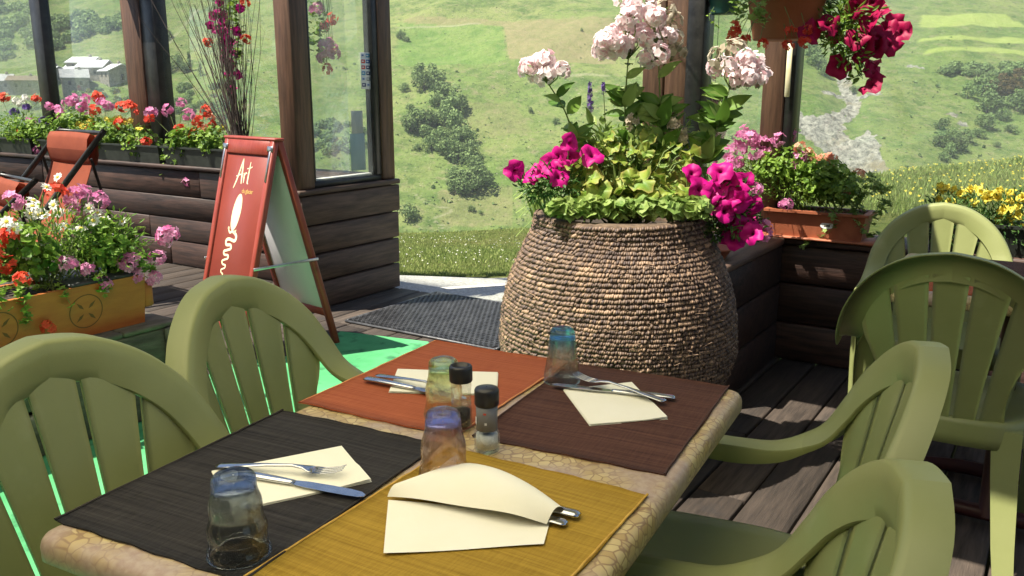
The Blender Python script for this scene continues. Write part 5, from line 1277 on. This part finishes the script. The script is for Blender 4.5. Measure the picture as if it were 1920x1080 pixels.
def phlox(label, root, joints, clusters, leaves, dusty=()):
    p = Plant('phlox', label, 'flowers', root, 'leaf')
    J = [Vector(root)] + [bk(*j) for j in joints]; P_ = catmull(np.array([list(j) for j in J]), 8)
    p.st.tube([Vector(q) - p.b for q in P_], [.0042 * (1 - .45 * i / len(P_)) for i in range(len(P_))], 6)
    topj = J[-1]
    p.heads('phlox', [bk(x + U(-9, 9), y + U(-9, 9), U(-.08, .08)) for x, y in clusters for _q in (0, 1, 2)], .50, .55, root=topj)
    if dusty: p.heads('phlox_dusty', [bk(x, y, .04) for x, y in dusty], .9, .6, root=topj)
    for k in range(leaves):
        i = int(U(.25, .95) * (len(P_) - 1)); a = U(0, 6.28); d = Vector((math.cos(a), math.sin(a) * .6, U(.1, 1.0))); put_leaf(p, random.choice(LL + LP_), Vector(P_[i]), d, Vector((U(-.5, .5), -1.0, U(.3, .9))), U(.55, 1.0))
    for k in range(leaves * 2):
        i = int(U(.08, .75) * (len(P_) - 1)); a = U(0, 6.28); d = Vector((math.cos(a), math.sin(a) * .6, U(.1, 1.1))); put_leaf(p, random.choice(LL + LP_), Vector(P_[i]), d, Vector((U(-.5, .5), -1.0, U(.3, .9))), U(.5, 1.0))
    return p
phlox('tall white and pink phlox with the biggest flower head above the basket', bs_ + Vector((.02, .02, 0)), [(1172, 330), (1172, 200), (1178, 110)], [(1161, 61), (1188, 18), (1176, 40), (1121, 86), (1149, 89), (1182, 80), (1140, 70), (1165, 95), (1200, 60), (1172, 5)], 14).done()
phlox('tall pink phlox beside the wide brown post', bs_ + Vector((.09, .03, 0)), [(1236, 320), (1238, 210), (1235, 120)], [(1228, 34), (1213, 110), (1237, 104), (1220, 75), (1248, 60), (1216, 20)], 12, [(1258, 75), (1270, 95), (1245, 20), (1262, 40)]).done()
p = phlox('small pale phlox stem leaning left over the basket', bs_ + Vector((-.12, .0, 0)), [(1085, 300), (1062, 215), (1030, 160)], [(1013, 123), (1028, 137), (1048, 130), (999, 132), (1020, 116)], 8); p.done()
phlox('pale pink phlox leaning towards the brown corner post', bs_ + Vector((.16, .0, 0)), [(1325, 290), (1352, 215), (1368, 165)], [(1399, 134), (1347, 128), (1381, 150), (1415, 119), (1424, 144), (1395, 112), (1410, 150), (1372, 128)], 16, [(1366, 101), (1350, 108), (1380, 98)]).done()
p = Plant('magenta_petunia', 'magenta petunias on the left rim of the basket', 'flowers', bs_ + Vector((-.2, -.1, 0)), 'leaf_dark')
p.heads('magenta', [bk(x, y, -.12 + U(-.04, .04)) for x, y in ((966, 320), (1019, 318), (1045, 294), (1050, 318), (1035, 308), (1069, 267), (1047, 332), (997, 330), (1110, 291), (1064, 294), (1008, 324))], .92, .75)
p.cloud(bk(1040, 345, -.1), (.10, .08, .07), 330, .016, 'lance'); p.cloud(bk(1010, 350, -.08), (.07, .07, .05), 200, .015, 'lance'); p.done()
p = Plant('magenta_petunia', 'magenta petunias spilling over the right rim of the basket', 'flowers', bs_ + Vector((.2, -.12, 0)), 'leaf_dark')
p.heads('magenta', [bk(x, y, -.16 + U(-.05, .05)) for x, y in ((1351, 320), (1312, 354), (1329, 364), (1365, 342), (1385, 359), (1360, 397), (1339, 378), (1387, 378), (1409, 385), (1401, 407), (1411, 438), (1375, 446), (1394, 342), (1298, 325), (1368, 412), (1350, 350), (1372, 368), (1394, 425))], .95, .75)
p.heads('pink', [bk(x, y, -.12) for x, y in ((1416, 356), (1435, 426), (1425, 431), (1430, 438))], .8, .6)
p.cloud(bk(1350, 380, -.1), (.12, .09, .09), 480, .017, 'lance'); p.cloud(bk(1385, 420, -.1), (.09, .08, .06), 240, .016, 'lance'); p.cloud(bk(1330, 425, -.12), (.05, .05, .05), 120, .016, 'lance'); p.done()
p = Plant('broad_leaved_plant', 'broad yellow green leaves with browned edges in the middle of the basket', 'plant', bs_ + Vector((0, -.08, 0)), 'leaf_pale')
for k in range(74):
    x = U(1070, 1295); y = U(245, 395) if k % 3 else U(330, 398); y = max(y, 235 + abs(x - 1190) * .45); q = bk(x, y, -.17 * (y - 230) / 170 + U(-.05, .06)); nr = ((CAMP - q).normalized() * U(.2, .9) + Vector((0, 0, 1)) * U(.3, 1) + rvec() * .55).normalized()
    o = link('leaf', random.choice(BL), p.e, q - p.b, nr.to_track_quat('Z', 'Y') @ Quaternion((0, 0, 1), U(0, 6.28)), U(.6, 1.12) * (1 if y > 300 else .75)); p.stem_to(q, None, 0, .0018)
p.cloud(bk(1190, 320, 0), (.18, .1, .13), 520, .024, 'lance', .2, 1); p.cloud(bk(1240, 270, .05), (.12, .08, .1), 200, .022, 'lance', .2, 1); p.cloud(bk(1130, 290, .05), (.12, .08, .1), 200, .022, 'lance', .2, 1)
for cx in (1060, 1110, 1160, 1210, 1260, 1300): p.cloud(bk(cx, 388, -.2), (.06, .05, .035), 70, .024, 'round', .1, .9)
p.done()
p = Plant('sage', 'two slender sage stems with violet flower spikes in the basket', 'flowers', bs_ + Vector((-.1, .02, 0)), 'leaf_pale')
for (x0, y0, x1, y1, vi) in ((1108, 270, 1106, 155, 1), (1137, 275, 1131, 155, .3)):
    a, c2 = bk(x0, y0, .02), bk(x1, y1, .0); p.st.tube([p.b - p.b, a - p.b, c2 - p.b], [.002, .0018, .001], 5); m = MB()
    for k in range(int(46 * vi) + 14):
        t = U(.55, 1.0) if vi == 1 else U(.8, 1); q = a.lerp(c2, t); d = rvec(); d.z *= .4; m.floret(q + d * .012 * (1.1 - t) * 2 - p.b, d, .007, U(0, .8), 4)
    m.put('flower_spike', M['violet_petal'], p.e, smooth=False)
for k in range(26): q = bk(U(1085, 1160), U(235, 300), U(-.03, .05)); put_leaf(p, random.choice(LP_), q, Vector((U(-1, 1), U(-.6, .3), U(.1, .9))), Vector((0, 0, 1)), U(.35, .7))
p.done()
p = Plant('snapdragon', 'withered white snapdragon spikes beside the phlox stems', 'flowers', bs_ + Vector((.05, .02, 0)), 'leaf_pale')
p.heads('faded', [bk(x, y, -.02) for x, y in ((1262, 235), (1270, 250), (1265, 222), (1282, 262), (1185, 236), (1186, 225), (1275, 240))], .8, .6); p.done()
p = Plant('grass_tuft', 'pale arching grass leaves hanging out on the left of the basket', 'plant', bs_ + Vector((-.24, .12, -.02)), 'leaf_pale')
for k in range(44):
    q = p.b + Vector((U(-.05, .08), U(-.05, .08), 0)); endp = bk(U(962, 1012), U(330, 460), U(.12, .24)); mid = q.lerp(endp, .5) + Vector((0, 0, U(.04, .11))); L_ = [q, mid, endp]; P_ = catmull(np.array([list(v) for v in L_]), 4)
    rows = [[tuple(Vector(c) - p.b + Vector((0, 0, -.004)) * 0 + Vector((.0035 * (1 - i / 9), .002, .002))) for c in [P_[i]]] + [tuple(Vector(P_[i]) - p.b - Vector((.0035 * (1 - i / 9), .002, .002)))] for i in range(len(P_))]; p.fo.grid(rows, tint=U(.3, 1))
p.done()
# ---- right terracotta box
def rb(px, py, j=.05): return atu(px, py, 4.14 + U(-j, j))
rbz = .608 + .11
b = rb(1500, 380, 0); b.z = rbz
p = Plant('pink_geranium', 'pink geraniums in the long terracotta box', 'flowers', b, 'leaf'); p.heads('pink', [rb(*q) for q in ((1384, 307), (1384, 280), (1398, 253), (1415, 268), (1429, 268), (1437, 286), (1485, 313), (1448, 272), (1332, 299), (1479, 255), (1392, 260), (1408, 258), (1376, 310), (1460, 262), (1420, 290), (1455, 300), (1500, 296), (1365, 290))], 1.15, .5); p.heads('pink', [atu(1472, 383, 4.0), atu(1415, 356, 3.95)], .95, .6)
p.cloud(rb(1435, 335), (.15, .11, .13), 900, .0145, 'lance', .3, 1); p.cloud(rb(1500, 340), (.17, .11, .13), 1000, .0145, 'lance', .3, 1); p.cloud(rb(1480, 310), (.17, .1, .09), 500, .015, 'round', .2, 1); p.cloud(rb(1400, 330), (.1, .09, .1), 320, .0145, 'lance', .3, 1); p.done()
b = rb(1560, 380, 0); b.z = rbz
p = Plant('salmon_geranium', 'fading salmon geraniums in the long terracotta box', 'flowers', b, 'leaf'); p.heads('salmon', [rb(*q) for q in ((1473, 268), (1475, 284), (1514, 288), (1530, 303), (1557, 301), (1578, 346), (1610, 328), (1584, 362), (1499, 276), (1520, 296), (1545, 300))], .95, .5); p.cloud(rb(1545, 340), (.15, .1, .11), 640, .017, 'round', .2, 1); p.cloud(rb(1585, 355), (.1, .1, .08), 260, .018, 'ivy'); p.done()
b = rb(1605, 385, 0); b.z = rbz
p = Plant('ivy', 'variegated ivy trailing off the right end of the terracotta box', 'plant', b, 'leaf_pale')
for pl in ([(1630, 350), (1655, 370), (1650, 410)], [(1620, 340), (1660, 350), (1670, 385)], [(1600, 380), (1615, 430), (1640, 440)], [(1565, 390), (1560, 430), (1520, 455), (1505, 462)], [(1640, 345), (1648, 380), (1630, 425)], [(1590, 350), (1625, 335), (1650, 345)]): p.trail([b] + [atu(x, y, 4.02 + U(-.05, .08)) for x, y in pl], 34, .018, 'ivy', .028, .0, .7)
p.done()
# ---- hanging pot
def hg(px, py, d=0): return atd(px, py, 3.62 + d)
b = HP + Vector((.05, -.02, .20))
p = Plant('crimson_petunia', 'crimson petunias cascading from the large hanging pot', 'flowers', b, 'leaf')
p.heads('crimson', [hg(x, y, U(-.06, .06)) for x, y in ((1606, 10), (1633, 37), (1650, 25), (1553, 45), (1567, 64), (1518, 62), (1606, 72), (1627, 64), (1676, 43), (1658, 54), (1689, 60), (1670, 84), (1643, 89), (1617, 107), (1637, 124), (1633, 159), (1639, 136), (1573, 124), (1635, 4), (1596, 30), (1620, 85), (1650, 70))], 1.05, .7)
p.cloud(hg(1590, 30), (.13, .08, .09), 240, .022, 'lance'); p.cloud(hg(1600, 95), (.07, .06, .09), 200, .02, 'lance'); p.cloud(hg(1570, 70), (.06, .06, .08), 120, .02, 'lance'); p.trail([b, hg(1590, 20), hg(1600, 90), hg(1612, 135), hg(1590, 150)], 60, .018, 'round', .03); p.done()
p = Plant('red_ivy_geranium', 'red ivy geraniums dangling from the large hanging pot', 'flowers', HP + Vector((-.06, -.05, .2)), 'leaf_pale')
p.heads('red', [hg(x, y, -.1) for x, y in ((1376, 50), (1378, 64), (1398, 74), (1429, 84), (1483, 58), (1477, 87), (1507, 78), (1514, 56), (1374, 72), (1390, 80))], .72, .5)
p.trail([p.b, hg(1420, 10, -.2), hg(1430, 40, -.2)], 46, .02, 'ivy', .035, .3, 1); p.trail([p.b, hg(1395, 5, -.15), hg(1378, 30, -.12)], 40, .02, 'ivy', .04, 0, .6); p.done()
p = Plant('trailing_plant', 'green leaves spilling from the small teal pot', 'plant', TP + Vector((0, 0, .1)), 'leaf'); p.cloud(TP + Vector((.0, -.02, .13)), (.1, .1, .05), 90, .022, 'round'); p.trail([p.b, atu(1385, 10, 4.1), atu(1392, 30, 4.1)], 20, .02, 'ivy', .03); p.trail([p.b, atu(1330, 30, 4.1), atu(1345, 48, 4.1)], 14, .014, 'ivy', .02); p.done()
# ---- yellow box
def yl(px, py, j=.06): return atu(px, py, 4.14 + U(-j, j))
b = yl(1850, 420, 0); b.z = .71
p = Plant('yellow_petunia', 'small yellow petunias behind the sunlit green chair', 'flowers', b, 'leaf_dark')
yy = [(1763, 350), (1790, 356), (1818, 354), (1775, 352), (1856, 363), (1872, 358), (1841, 360), (1895, 360), (1882, 394), (1911, 404), (1907, 389), (1880, 389), (1877, 396), (1897, 390), (1909, 404), (1901, 428), (1909, 445), (1796, 406), (1790, 424), (1740, 430), (1780, 447), (1768, 358), (1800, 362), (1812, 370), (1850, 372), (1835, 352), (1868, 370), (1888, 372), (1915, 370), (1905, 378), (1825, 378), (1895, 410), (1870, 412), (1915, 425), (1890, 440), (1760, 372), (1782, 378), (1758, 400), (1800, 395)]
p.heads('yellow', [yl(*q) for q in yy], 1.0, .6)
for cx in (1775, 1830, 1885, 1930): p.cloud(yl(cx, 415), (.14, .1, .13), 420, .016, 'lance', 0, .9)
p.done()

# ------------------------------------------------------------------ trees on the far hillside
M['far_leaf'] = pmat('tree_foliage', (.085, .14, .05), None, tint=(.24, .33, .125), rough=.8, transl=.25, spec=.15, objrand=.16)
M['far_leaf_brown'] = pmat('rusty_foliage', (.07, .055, .022), None, tint=(.17, .12, .05), rough=.8, transl=.25, spec=.15)
M['bark'] = pmat('bark', (.05, .04, .03), (.09, .075, .06), 3, rough=.9)
def crown_mesh(seed, mt, n=720, shape='round'):
    random.seed(seed); m = MB(); lobes = []
    for k in range(9 if shape == 'round' else 7):
        d = rvec(); lobes.append((Vector((d.x * .5, d.y * .5, .55 + d.z * .38)), U(.24, .42)) if shape == 'round' else (Vector((d.x * .08, d.y * .08, .15 + k * .12)), .30 - k * .035))
    for _ in range(n):
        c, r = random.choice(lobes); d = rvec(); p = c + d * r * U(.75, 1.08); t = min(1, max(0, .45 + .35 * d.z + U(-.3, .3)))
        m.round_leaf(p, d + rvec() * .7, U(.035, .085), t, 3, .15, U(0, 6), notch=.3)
    return m.mesh('crown', M[mt], smooth=False)
CR = [crown_mesh(s, 'far_leaf') for s in (51, 52, 53, 54, 55)]; CRB = crown_mesh(56, 'far_leaf_brown'); CRS = crown_mesh(57, 'far_leaf', 300, 'spire')
tm_ = MB(); tm_.tube([(0, 0, -.15), (.02, 0, .2), (0, .02, .55)], [.06, .045, .02], 6); TRK = tm_.mesh('trunk', M['bark'])
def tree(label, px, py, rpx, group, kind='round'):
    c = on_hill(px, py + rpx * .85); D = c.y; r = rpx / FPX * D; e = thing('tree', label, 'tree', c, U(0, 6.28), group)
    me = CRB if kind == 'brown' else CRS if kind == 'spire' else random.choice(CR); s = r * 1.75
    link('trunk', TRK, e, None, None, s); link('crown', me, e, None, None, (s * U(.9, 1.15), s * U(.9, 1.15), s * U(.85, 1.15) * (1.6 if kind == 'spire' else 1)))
random.seed(12)
BAND = 'bushy green tree in the band running down the far slope'
band = [(195, 335, 46), (190, 395, 38), (245, 370, 40), (290, 430, 52), (260, 470, 34), (345, 490, 40), (320, 520, 40), (135, 510, 24), (160, 570, 50), (130, 590, 34), (215, 560, 38), (290, 560, 44), (215, 620, 36), (340, 590, 48), (330, 640, 46), (265, 640, 34), (225, 685, 33), (300, 690, 46), (390, 705, 46), (385, 640, 36), (350, 730, 40), (410, 745, 34), (360, 850, 50), (430, 800, 50), (445, 850, 50), (395, 880, 40), (320, 810, 28), (340, 890, 34)]
for x, y, r in band: tree(BAND, 720 + x / 2.512, y / 2.512, r / 2.512, 'trees in the band down the slope')
for lab, x, y, r in (('pair of small trees high on the slope, the taller one', 80, 165, 18), ('pair of small trees high on the slope, the lower one', 105, 185, 13), ('lone round tree left of the top of the tree band', 95, 410, 22), ('small lone tree left of the middle of the band', 150, 695, 17), ('tiny lone bush beside the winding trail', 410, 985, 15), ('smallest bush right of the winding trail', 455, 1000, 11), ('lone bush on the open slope right of the band', 690, 520, 12), ('dark bush beside the end of the plank wall', 115, 1000, 42), ('tiny bush at the dry meadow', 930, 142, 7), ('faint bush on the slope behind the small phlox', 810, 570, 15)): tree(lab, 720 + x / 2.512, y / 2.512, r / 2.512, None)
RB = 'dark bush in the hollow right of the pale ravine'
for x, y, r in ((1315, 600, 30), (1340, 680, 42), (1400, 690, 38), (1370, 650, 30), (1440, 660, 30), (1535, 590, 35), (1340, 760, 24), (1500, 640, 26), (1365, 730, 26)): tree(RB, 1250 + x / 2.572, y / 2.572, r / 2.572, 'bushes right of the ravine')
for x, y, r in ((1545, 500, 48), (1690, 500, 48), (1520, 420, 46), (1450, 450, 30), (1660, 620, 24), (1590, 700, 12), (1620, 560, 24)): tree('green bush around the rusty brown thicket on the far slope', 1250 + x / 2.572, y / 2.572, r / 2.572, 'bushes round the brown thicket')
for x, y, r in ((1600, 410, 52), (1680, 380, 46), (1640, 440, 40), (1560, 430, 36)): tree('rusty brown bush on the far right slope', 1250 + x / 2.572, y / 2.572, r / 2.572, 'rusty brown bushes', 'brown')
for x, y, r in ((700, 260, 30), (725, 290, 34), (690, 235, 24), (745, 320, 26), (905, 435, 20), (760, 345, 24)): tree('small green tree along the stream above the ravine', 1250 + x / 2.572, y / 2.572, r / 2.572, 'trees along the stream')
for x, y, r, k in ((315, 126, 11, 'round'), (334, 120, 12, 'round'), (357, 124, 12, 'spire'), (304, 124, 9, 'round'), (345, 128, 9, 'round'), (128, 124, 8, 'round'), (376, 135, 9, 'spire'), (310, 66, 10, 'round')): tree('dark tree on the hillside near the stone hamlet', x, y, r, 'trees near the hamlet', k)
def thicket(name, label, blobs, mt='far_leaf'):
    m = MB(); o = on_hill(blobs[0][0], blobs[0][1])
    for px, py, rp in blobs:
        c = on_hill(px, py + rp * .7); r = rp / FPX * c.y
        for _ in range(150):
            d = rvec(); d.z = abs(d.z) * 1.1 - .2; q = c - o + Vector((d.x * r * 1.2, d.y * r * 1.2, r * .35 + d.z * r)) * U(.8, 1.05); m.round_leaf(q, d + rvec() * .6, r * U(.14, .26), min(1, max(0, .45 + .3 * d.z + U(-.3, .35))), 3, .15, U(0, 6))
    x = m.put(name, M[mt], None, o, smooth=False); return tag(x, label, 'woodland', kind='stuff')
random.seed(31)
bl = []
for k in range(110):
    x = U(-60, 240); top = max(-25, 8 - (x - 60) * .05 * 0 - 5 + (x > 120) * (-6)); bot = 104 - .30 * max(0, x - 40) if x > 40 else 112
    bl.append((x, U(max(0, 20 - .0 * x) if x > 70 else -10, bot) if x < 235 else U(28, 50), U(7, 14)))
thicket('woodland', 'dense dark green woodland across the slope above the hamlet', bl)
thicket('scrub', 'low green scrub below the stone hamlet', [(U(60, 240), U(166, 205), U(4, 8)) for _ in range(46)] + [(U(310, 440), U(150, 235), U(5, 9)) for _ in range(46)])
thicket('hedge', 'dark hedge of bushes high on the right hand slope', [(U(1765, 1925), 128 + U(-7, 9), U(8, 13)) for _ in range(30)])
thicket('scrub', 'scattered scrub seen low through the big window', [(U(560, 680), U(225, 290), U(7, 12)) for _ in range(34)])

random.seed(77); m = MB()
for _ in range(620):
    px, py = U(-40, 1960), 435 * U(0, 1) ** .8
    if 940 < px < 1130 and 44 < py < 122 and U(0, 1) < .8: continue
    if U(0, 1) > .35 + .5 * math.sin(px * .021 + 3 * math.sin(py * .03)): continue
    c0 = on_hill(px, py)
    for _k in range(random.randint(2, 9)):
        c = Vector((c0.x + random.gauss(0, 5), c0.y + random.gauss(0, 5), 0)); c.z = float(hz(c.x, c.y)); s_ = U(.12, .45) if U(0, 1) < .9 else U(.5, .9)
        for q in range(3): m.round_leaf(c + Vector((U(-.5, .5) * s_, U(-.5, .5) * s_, s_ * U(.1, .7))), rvec() + Vector((0, -.3, .8)), s_ * U(.5, .9), U(0, 1), 3, .15, U(0, 6))
tag(m.put('tussocks', M['far_leaf'], None, None, smooth=False), 'scattered low tussocks and dwarf shrubs dotting the far slope', 'shrubs', kind='stuff')
# ------------------------------------------------------------------ stone hamlet
M['stone'] = pmat('rubble_stone', (.17, .15, .12), (.34, .31, .26), 1.6, rough=.95, bump=.6, bscale=3, bdist=.15, detail=10)
M['roof_pale'] = pmat('pale_sheet_roof', (.52, .53, .54), (.66, .66, .66), .5, rough=.6); M['roof_grey'] = pmat('grey_slate_roof', (.24, .25, .26), (.34, .34, .34), .8, rough=.7)
M['roof_brown'] = pmat('brown_roof', (.12, .085, .06), (.17, .125, .09), .8, rough=.8); M['dark_hole'] = pmat('dark_window', (.015, .014, .013), None, rough=.3)
def house(label, px, py, wpx, hpx, dep, roof, rz, ridge=.42, windows=2):
    c = on_hill(px, py); D = c.y; k = D / FPX; W, H, Dp = wpx * k, hpx * k, dep
    e = thing('stone_house', label, 'house', c - Vector((0, 0, .6)), rz, 'houses of the hamlet'); hw, hd, he, hr = W / 2, Dp / 2, H * (1 - ridge) + .6, H + .6
    m = MB(); m.add([(-hw, -hd, -2), (hw, -hd, -2), (hw, hd, -2), (-hw, hd, -2), (-hw, -hd, he), (hw, -hd, he), (hw, hd, he), (-hw, hd, he), (-hw, 0, hr), (hw, 0, hr)], [(0, 1, 5, 4), (2, 3, 7, 6), (1, 2, 6, 9, 5), (3, 0, 4, 8, 7)]); m.put('wall', M['stone'], e, smooth=False)
    for s in (-1, 1):
        m = MB(); ov = .45; a = Vector((0, s * (hd + ov), he - ov * (hr - he) / hd)); b_ = Vector((0, -s * .0, hr + .04)); th = Vector((0, 0, .22)); X = Vector((hw + .4, 0, 0))
        vs = [a - X, a + X, b_ + X, b_ - X, a - X + th, a + X + th, b_ + X + th, b_ - X + th]; fs = [(0, 1, 2, 3), (7, 6, 5, 4), (0, 4, 5, 1), (1, 5, 6, 2), (2, 6, 7, 3), (3, 7, 4, 0)]; m.add(vs, fs if s > 0 else fs); m.put('roof_slope', roof, e, smooth=False)
    for i in range(windows):
        x = -hw + W * (i + .7) / (windows + .4); m = MB(); m.cbox(x - .4, x + .4, -hd - .05, -hd + .2, he * .42, he * .42 + 1.1, .02); m.put('window', M['dark_hole'], e)
    m = MB(); m.cbox(hw - .2, hw + .05, -.5, .5, .5, 2.4, .02); m.put('door', M['dark_hole'], e); m = MB(); m.cbox(-hw - .05, -hw + .2, -.4, .4, he * .5, he * .5 + 1.2, .02); m.put('window', M['dark_hole'], e)
    m = MB(); m.cbox(hw * .3, hw * .3 + .7, -.35, .35, hr - .4, hr + .9, .03); m.put('chimney', M['stone'], e)
house('stone house with pale roof furthest up the hamlet', 163, 132, 46, 22, 9, M['roof_pale'], R(-4))
house('long stone house with wide pale roof in the hamlet', 182, 144, 50, 28, 8, M['roof_pale'], R(-6))
house('stone gabled house with pale roof at the right end of the hamlet', 222, 150, 34, 27, 9, M['roof_pale'], R(-38))
house('stone barn with grey roof at the front of the hamlet', 142, 166, 44, 33, 8, M['roof_grey'], R(28))
house('small pale roofed house behind the thin black upright', 104, 149, 20, 22, 7, M['roof_pale'], R(-20), windows=1)
house('stone house with dark grey roof at the left end of the hamlet', 8, 168, 34, 26, 7, M['roof_grey'], R(20))
house('low stone building with brown roof at the left of the hamlet', 50, 170, 52, 24, 6, M['roof_brown'], R(12), .3)
house('tiny pale roofed shed between the houses', 138, 140, 22, 15, 5, M['roof_pale'], R(-10), windows=1)

# ------------------------------------------------------------------ meadow grass and flowers beside the deck
rg = np.random.default_rng(3)
def blades(name, label, boxes, n, hmin, hmax):
    V = []; F = []; Tn = []; per = n // len(boxes)
    for (x0, x1, y0, y1, flow) in boxes:
        x = rg.uniform(x0, x1, per); y = y0 + (y1 - y0) * rg.random(per) ** 1.5; z = hz(x, y); h = rg.uniform(hmin, hmax, per); a = rg.uniform(0, 6.28, per); w = rg.uniform(.004, .009, per) * (1 + (y - 6) * .06); lx, ly = rg.normal(0, .4, per) * h, rg.normal(0, .4, per) * h
        p0 = np.stack([x - np.cos(a) * w, y - np.sin(a) * w, z - .01], 1); p1 = np.stack([x + np.cos(a) * w, y + np.sin(a) * w, z - .01], 1); p2 = np.stack([x + lx, y + ly, z + h], 1)
        k = sum(len(q) for q in V); V.append(np.stack([p0, p1, p2], 1).reshape(-1, 3)); F.append(np.arange(per * 3).reshape(-1, 3) + k); Tn.append(np.repeat(rg.random(per), 3))
    o = link(name, np_mesh(name, np.concatenate(V), np.concatenate(F), M['meadow_blade'], dict(tint=np.concatenate(Tn)), smooth=False)); return tag(o, label, 'grass', kind='stuff')
M['meadow_blade'] = pmat('meadow_blade', (.19, .27, .06), None, tint=(.38, .42, .16), rough=.8, transl=.3, spec=.1)
blades('meadow_grass', 'short wild grass growing beyond the gravel path', [(-2.4, .9, 6.6, 9.5, 0), (-3, 1.5, 8.5, 15, 0)], 24000, .012, .032)
blades('meadow_grass', 'sunny yellowish grass on the near slope behind the sunlit chair', [(4.5, 14, 9, 23, 0)], 22000, .05, .12)
def blossoms(name, label, box, n, mt, s):
    m = MB(); x0, x1, y0, y1 = box
    for _ in range(n):
        x, y = U(x0, x1), y0 + (y1 - y0) * U(0, 1); z = float(hz(x, y)) + U(.05, .12); m.floret(Vector((x, y, z)), Vector((U(-.3, .3), -.6, .8)), s * U(.6, 1.2), U(0, 1), 4)
    return tag(m.put(name, M[mt], smooth=False), label, 'wildflowers', kind='stuff')
blossoms('wildflowers', 'tiny white wildflowers in the grass beyond the path', (-2.2, .6, 6.7, 11), 200, 'white_petal', .007); blossoms('wildflowers', 'tiny yellow wildflowers on the near slope', (5, 13, 10, 22), 420, 'yellow_petal', .022)

# ------------------------------------------------------------------ shade overhead (out of the picture)
def shade_cloth(name, label, quad_table, z, mt, sag=.15, pole=None, rise=.35):
    """quad given where its shadow should fall at table height"""
    off = SUN * ((z - TZ) / SUN.z); q = [B(v, u, TZ) + off for v, u in quad_table]; c = sum(q, Vector()) / 4
    e = thing(name, label, 'parasol' if pole else 'shade sail', Vector((c.x, c.y, 0)), 0); m = MB(); n = 8; rows = []  # the shade sails are added, unseen blockers
    for i in range(n + 1):
        r = []
        for j in range(n + 1):
            s, t = i / n, j / n; p = (q[0] * (1 - s) + q[1] * s) * (1 - t) + (q[3] * (1 - s) + q[2] * s) * t; d = max(abs(s - .5), abs(t - .5)) * 2
            p.z = z + (rise * (1 - d) if pole else -sag * (1 - d * d)); r.append(p - Vector((c.x, c.y, 0)))
        rows.append(r)
    m.grid(rows); m.put('canopy', M[mt], e)
    if pole:
        m = MB(); m.tube([(0, 0, .05), (0, 0, z + rise)], .022, 12); m.put('pole', M['white_metal'], e); m = MB(); m.lathe([(.001, 0), (.24, 0), (.24, .04), (.05, .08), (.001, .08)], 24); m.put('base', M['dark_pot'], e)
        for k in range(4): m = MB(); m.tube([(0, 0, z + rise - .02), q[k] - Vector((c.x, c.y, .02))], .008, 6); m.put('rib', M['white_metal'], e)
    else:
        for k in range(4): o = (q[k] - Vector((c.x, c.y, 0))); d = Vector((o.x, o.y, 0)).normalized(); m = MB(); m.tube([o, o + d * 1.2 + Vector((0, 0, .5))], .004, 5); m.put('rope', M['white_print'], e)
    return e
shade_cloth('parasol', 'large cream parasol shading the laid table', [(-1.52, -1.2), (.40, -1.2), (.40, 2.03), (-1.52, 2.0)], 2.15, 'canopy', pole=True)
shade_cloth('added_sail', 'unseen cream sail added to shade the second table', [(-.58, 2.22), (1.5, 2.22), (1.5, 3.60), (-.62, 3.60)], 2.30, 'sail')  # out of view, put up to darken the far chair and table
shade_cloth('added_sail', 'small unseen cream sail added to shade the low wall corner', [(-1.46, 3.25), (-.40, 3.25), (-.40, 3.98), (-1.46, 3.98)], 2.32, 'sail')  # unseen blocker that darkens the deck strip and lower wall behind the basket

# chalet front behind the diners (seen only in the panes)
e = thing('chalet', 'timber chalet front facing the terrace', 'building', B(0, -2.4, 0), BA)
box_part('wall', e, M['render_wall'], (-9, -.3, -.1), (9, 0, 2.4), .01)
for k in range(14): box_part('board', e, M['wall'], (-9, -.02, 2.41 + k * .2), (9, .03, 2.60 + k * .2), .01)
for k in range(6):
    x = -7.6 + k * 2.9; box_part('window_frame', e, M['post'], (x, .001, .9), (x + 1.1, .05, 2.1), .01); box_part('pane', e, M['dark_hole'], (x + .08, .02, .98), (x + 1.02, .056, 2.02), .004)

# ------------------------------------------------------------------ summer haze over the valley
hm = bpy.data.materials.new('valley_haze'); hm.use_nodes = True; nt = hm.node_tree; nt.nodes.remove(nt.nodes['Principled BSDF'])
vo = nd(nt, 'VolumePrincipled'); vo.inputs['Color'].default_value = (.86, .92, 1, 1); vo.inputs['Density'].default_value = .00035; vo.inputs['Anisotropy'].default_value = .2
nt.links.new(vo.outputs[0], nt.nodes['Material Output'].inputs['Volume'])
zmin, zmax = float(Z.min()), float(Z.max())
m = MB(); m.cbox(-1510, 1510, -130, 2610, zmin - 1.5, zmax + 4, .01); hz_o = m.put('haze', hm, smooth=False); tag(hz_o, 'thin pale summer haze filling the valley', kind='stuff')
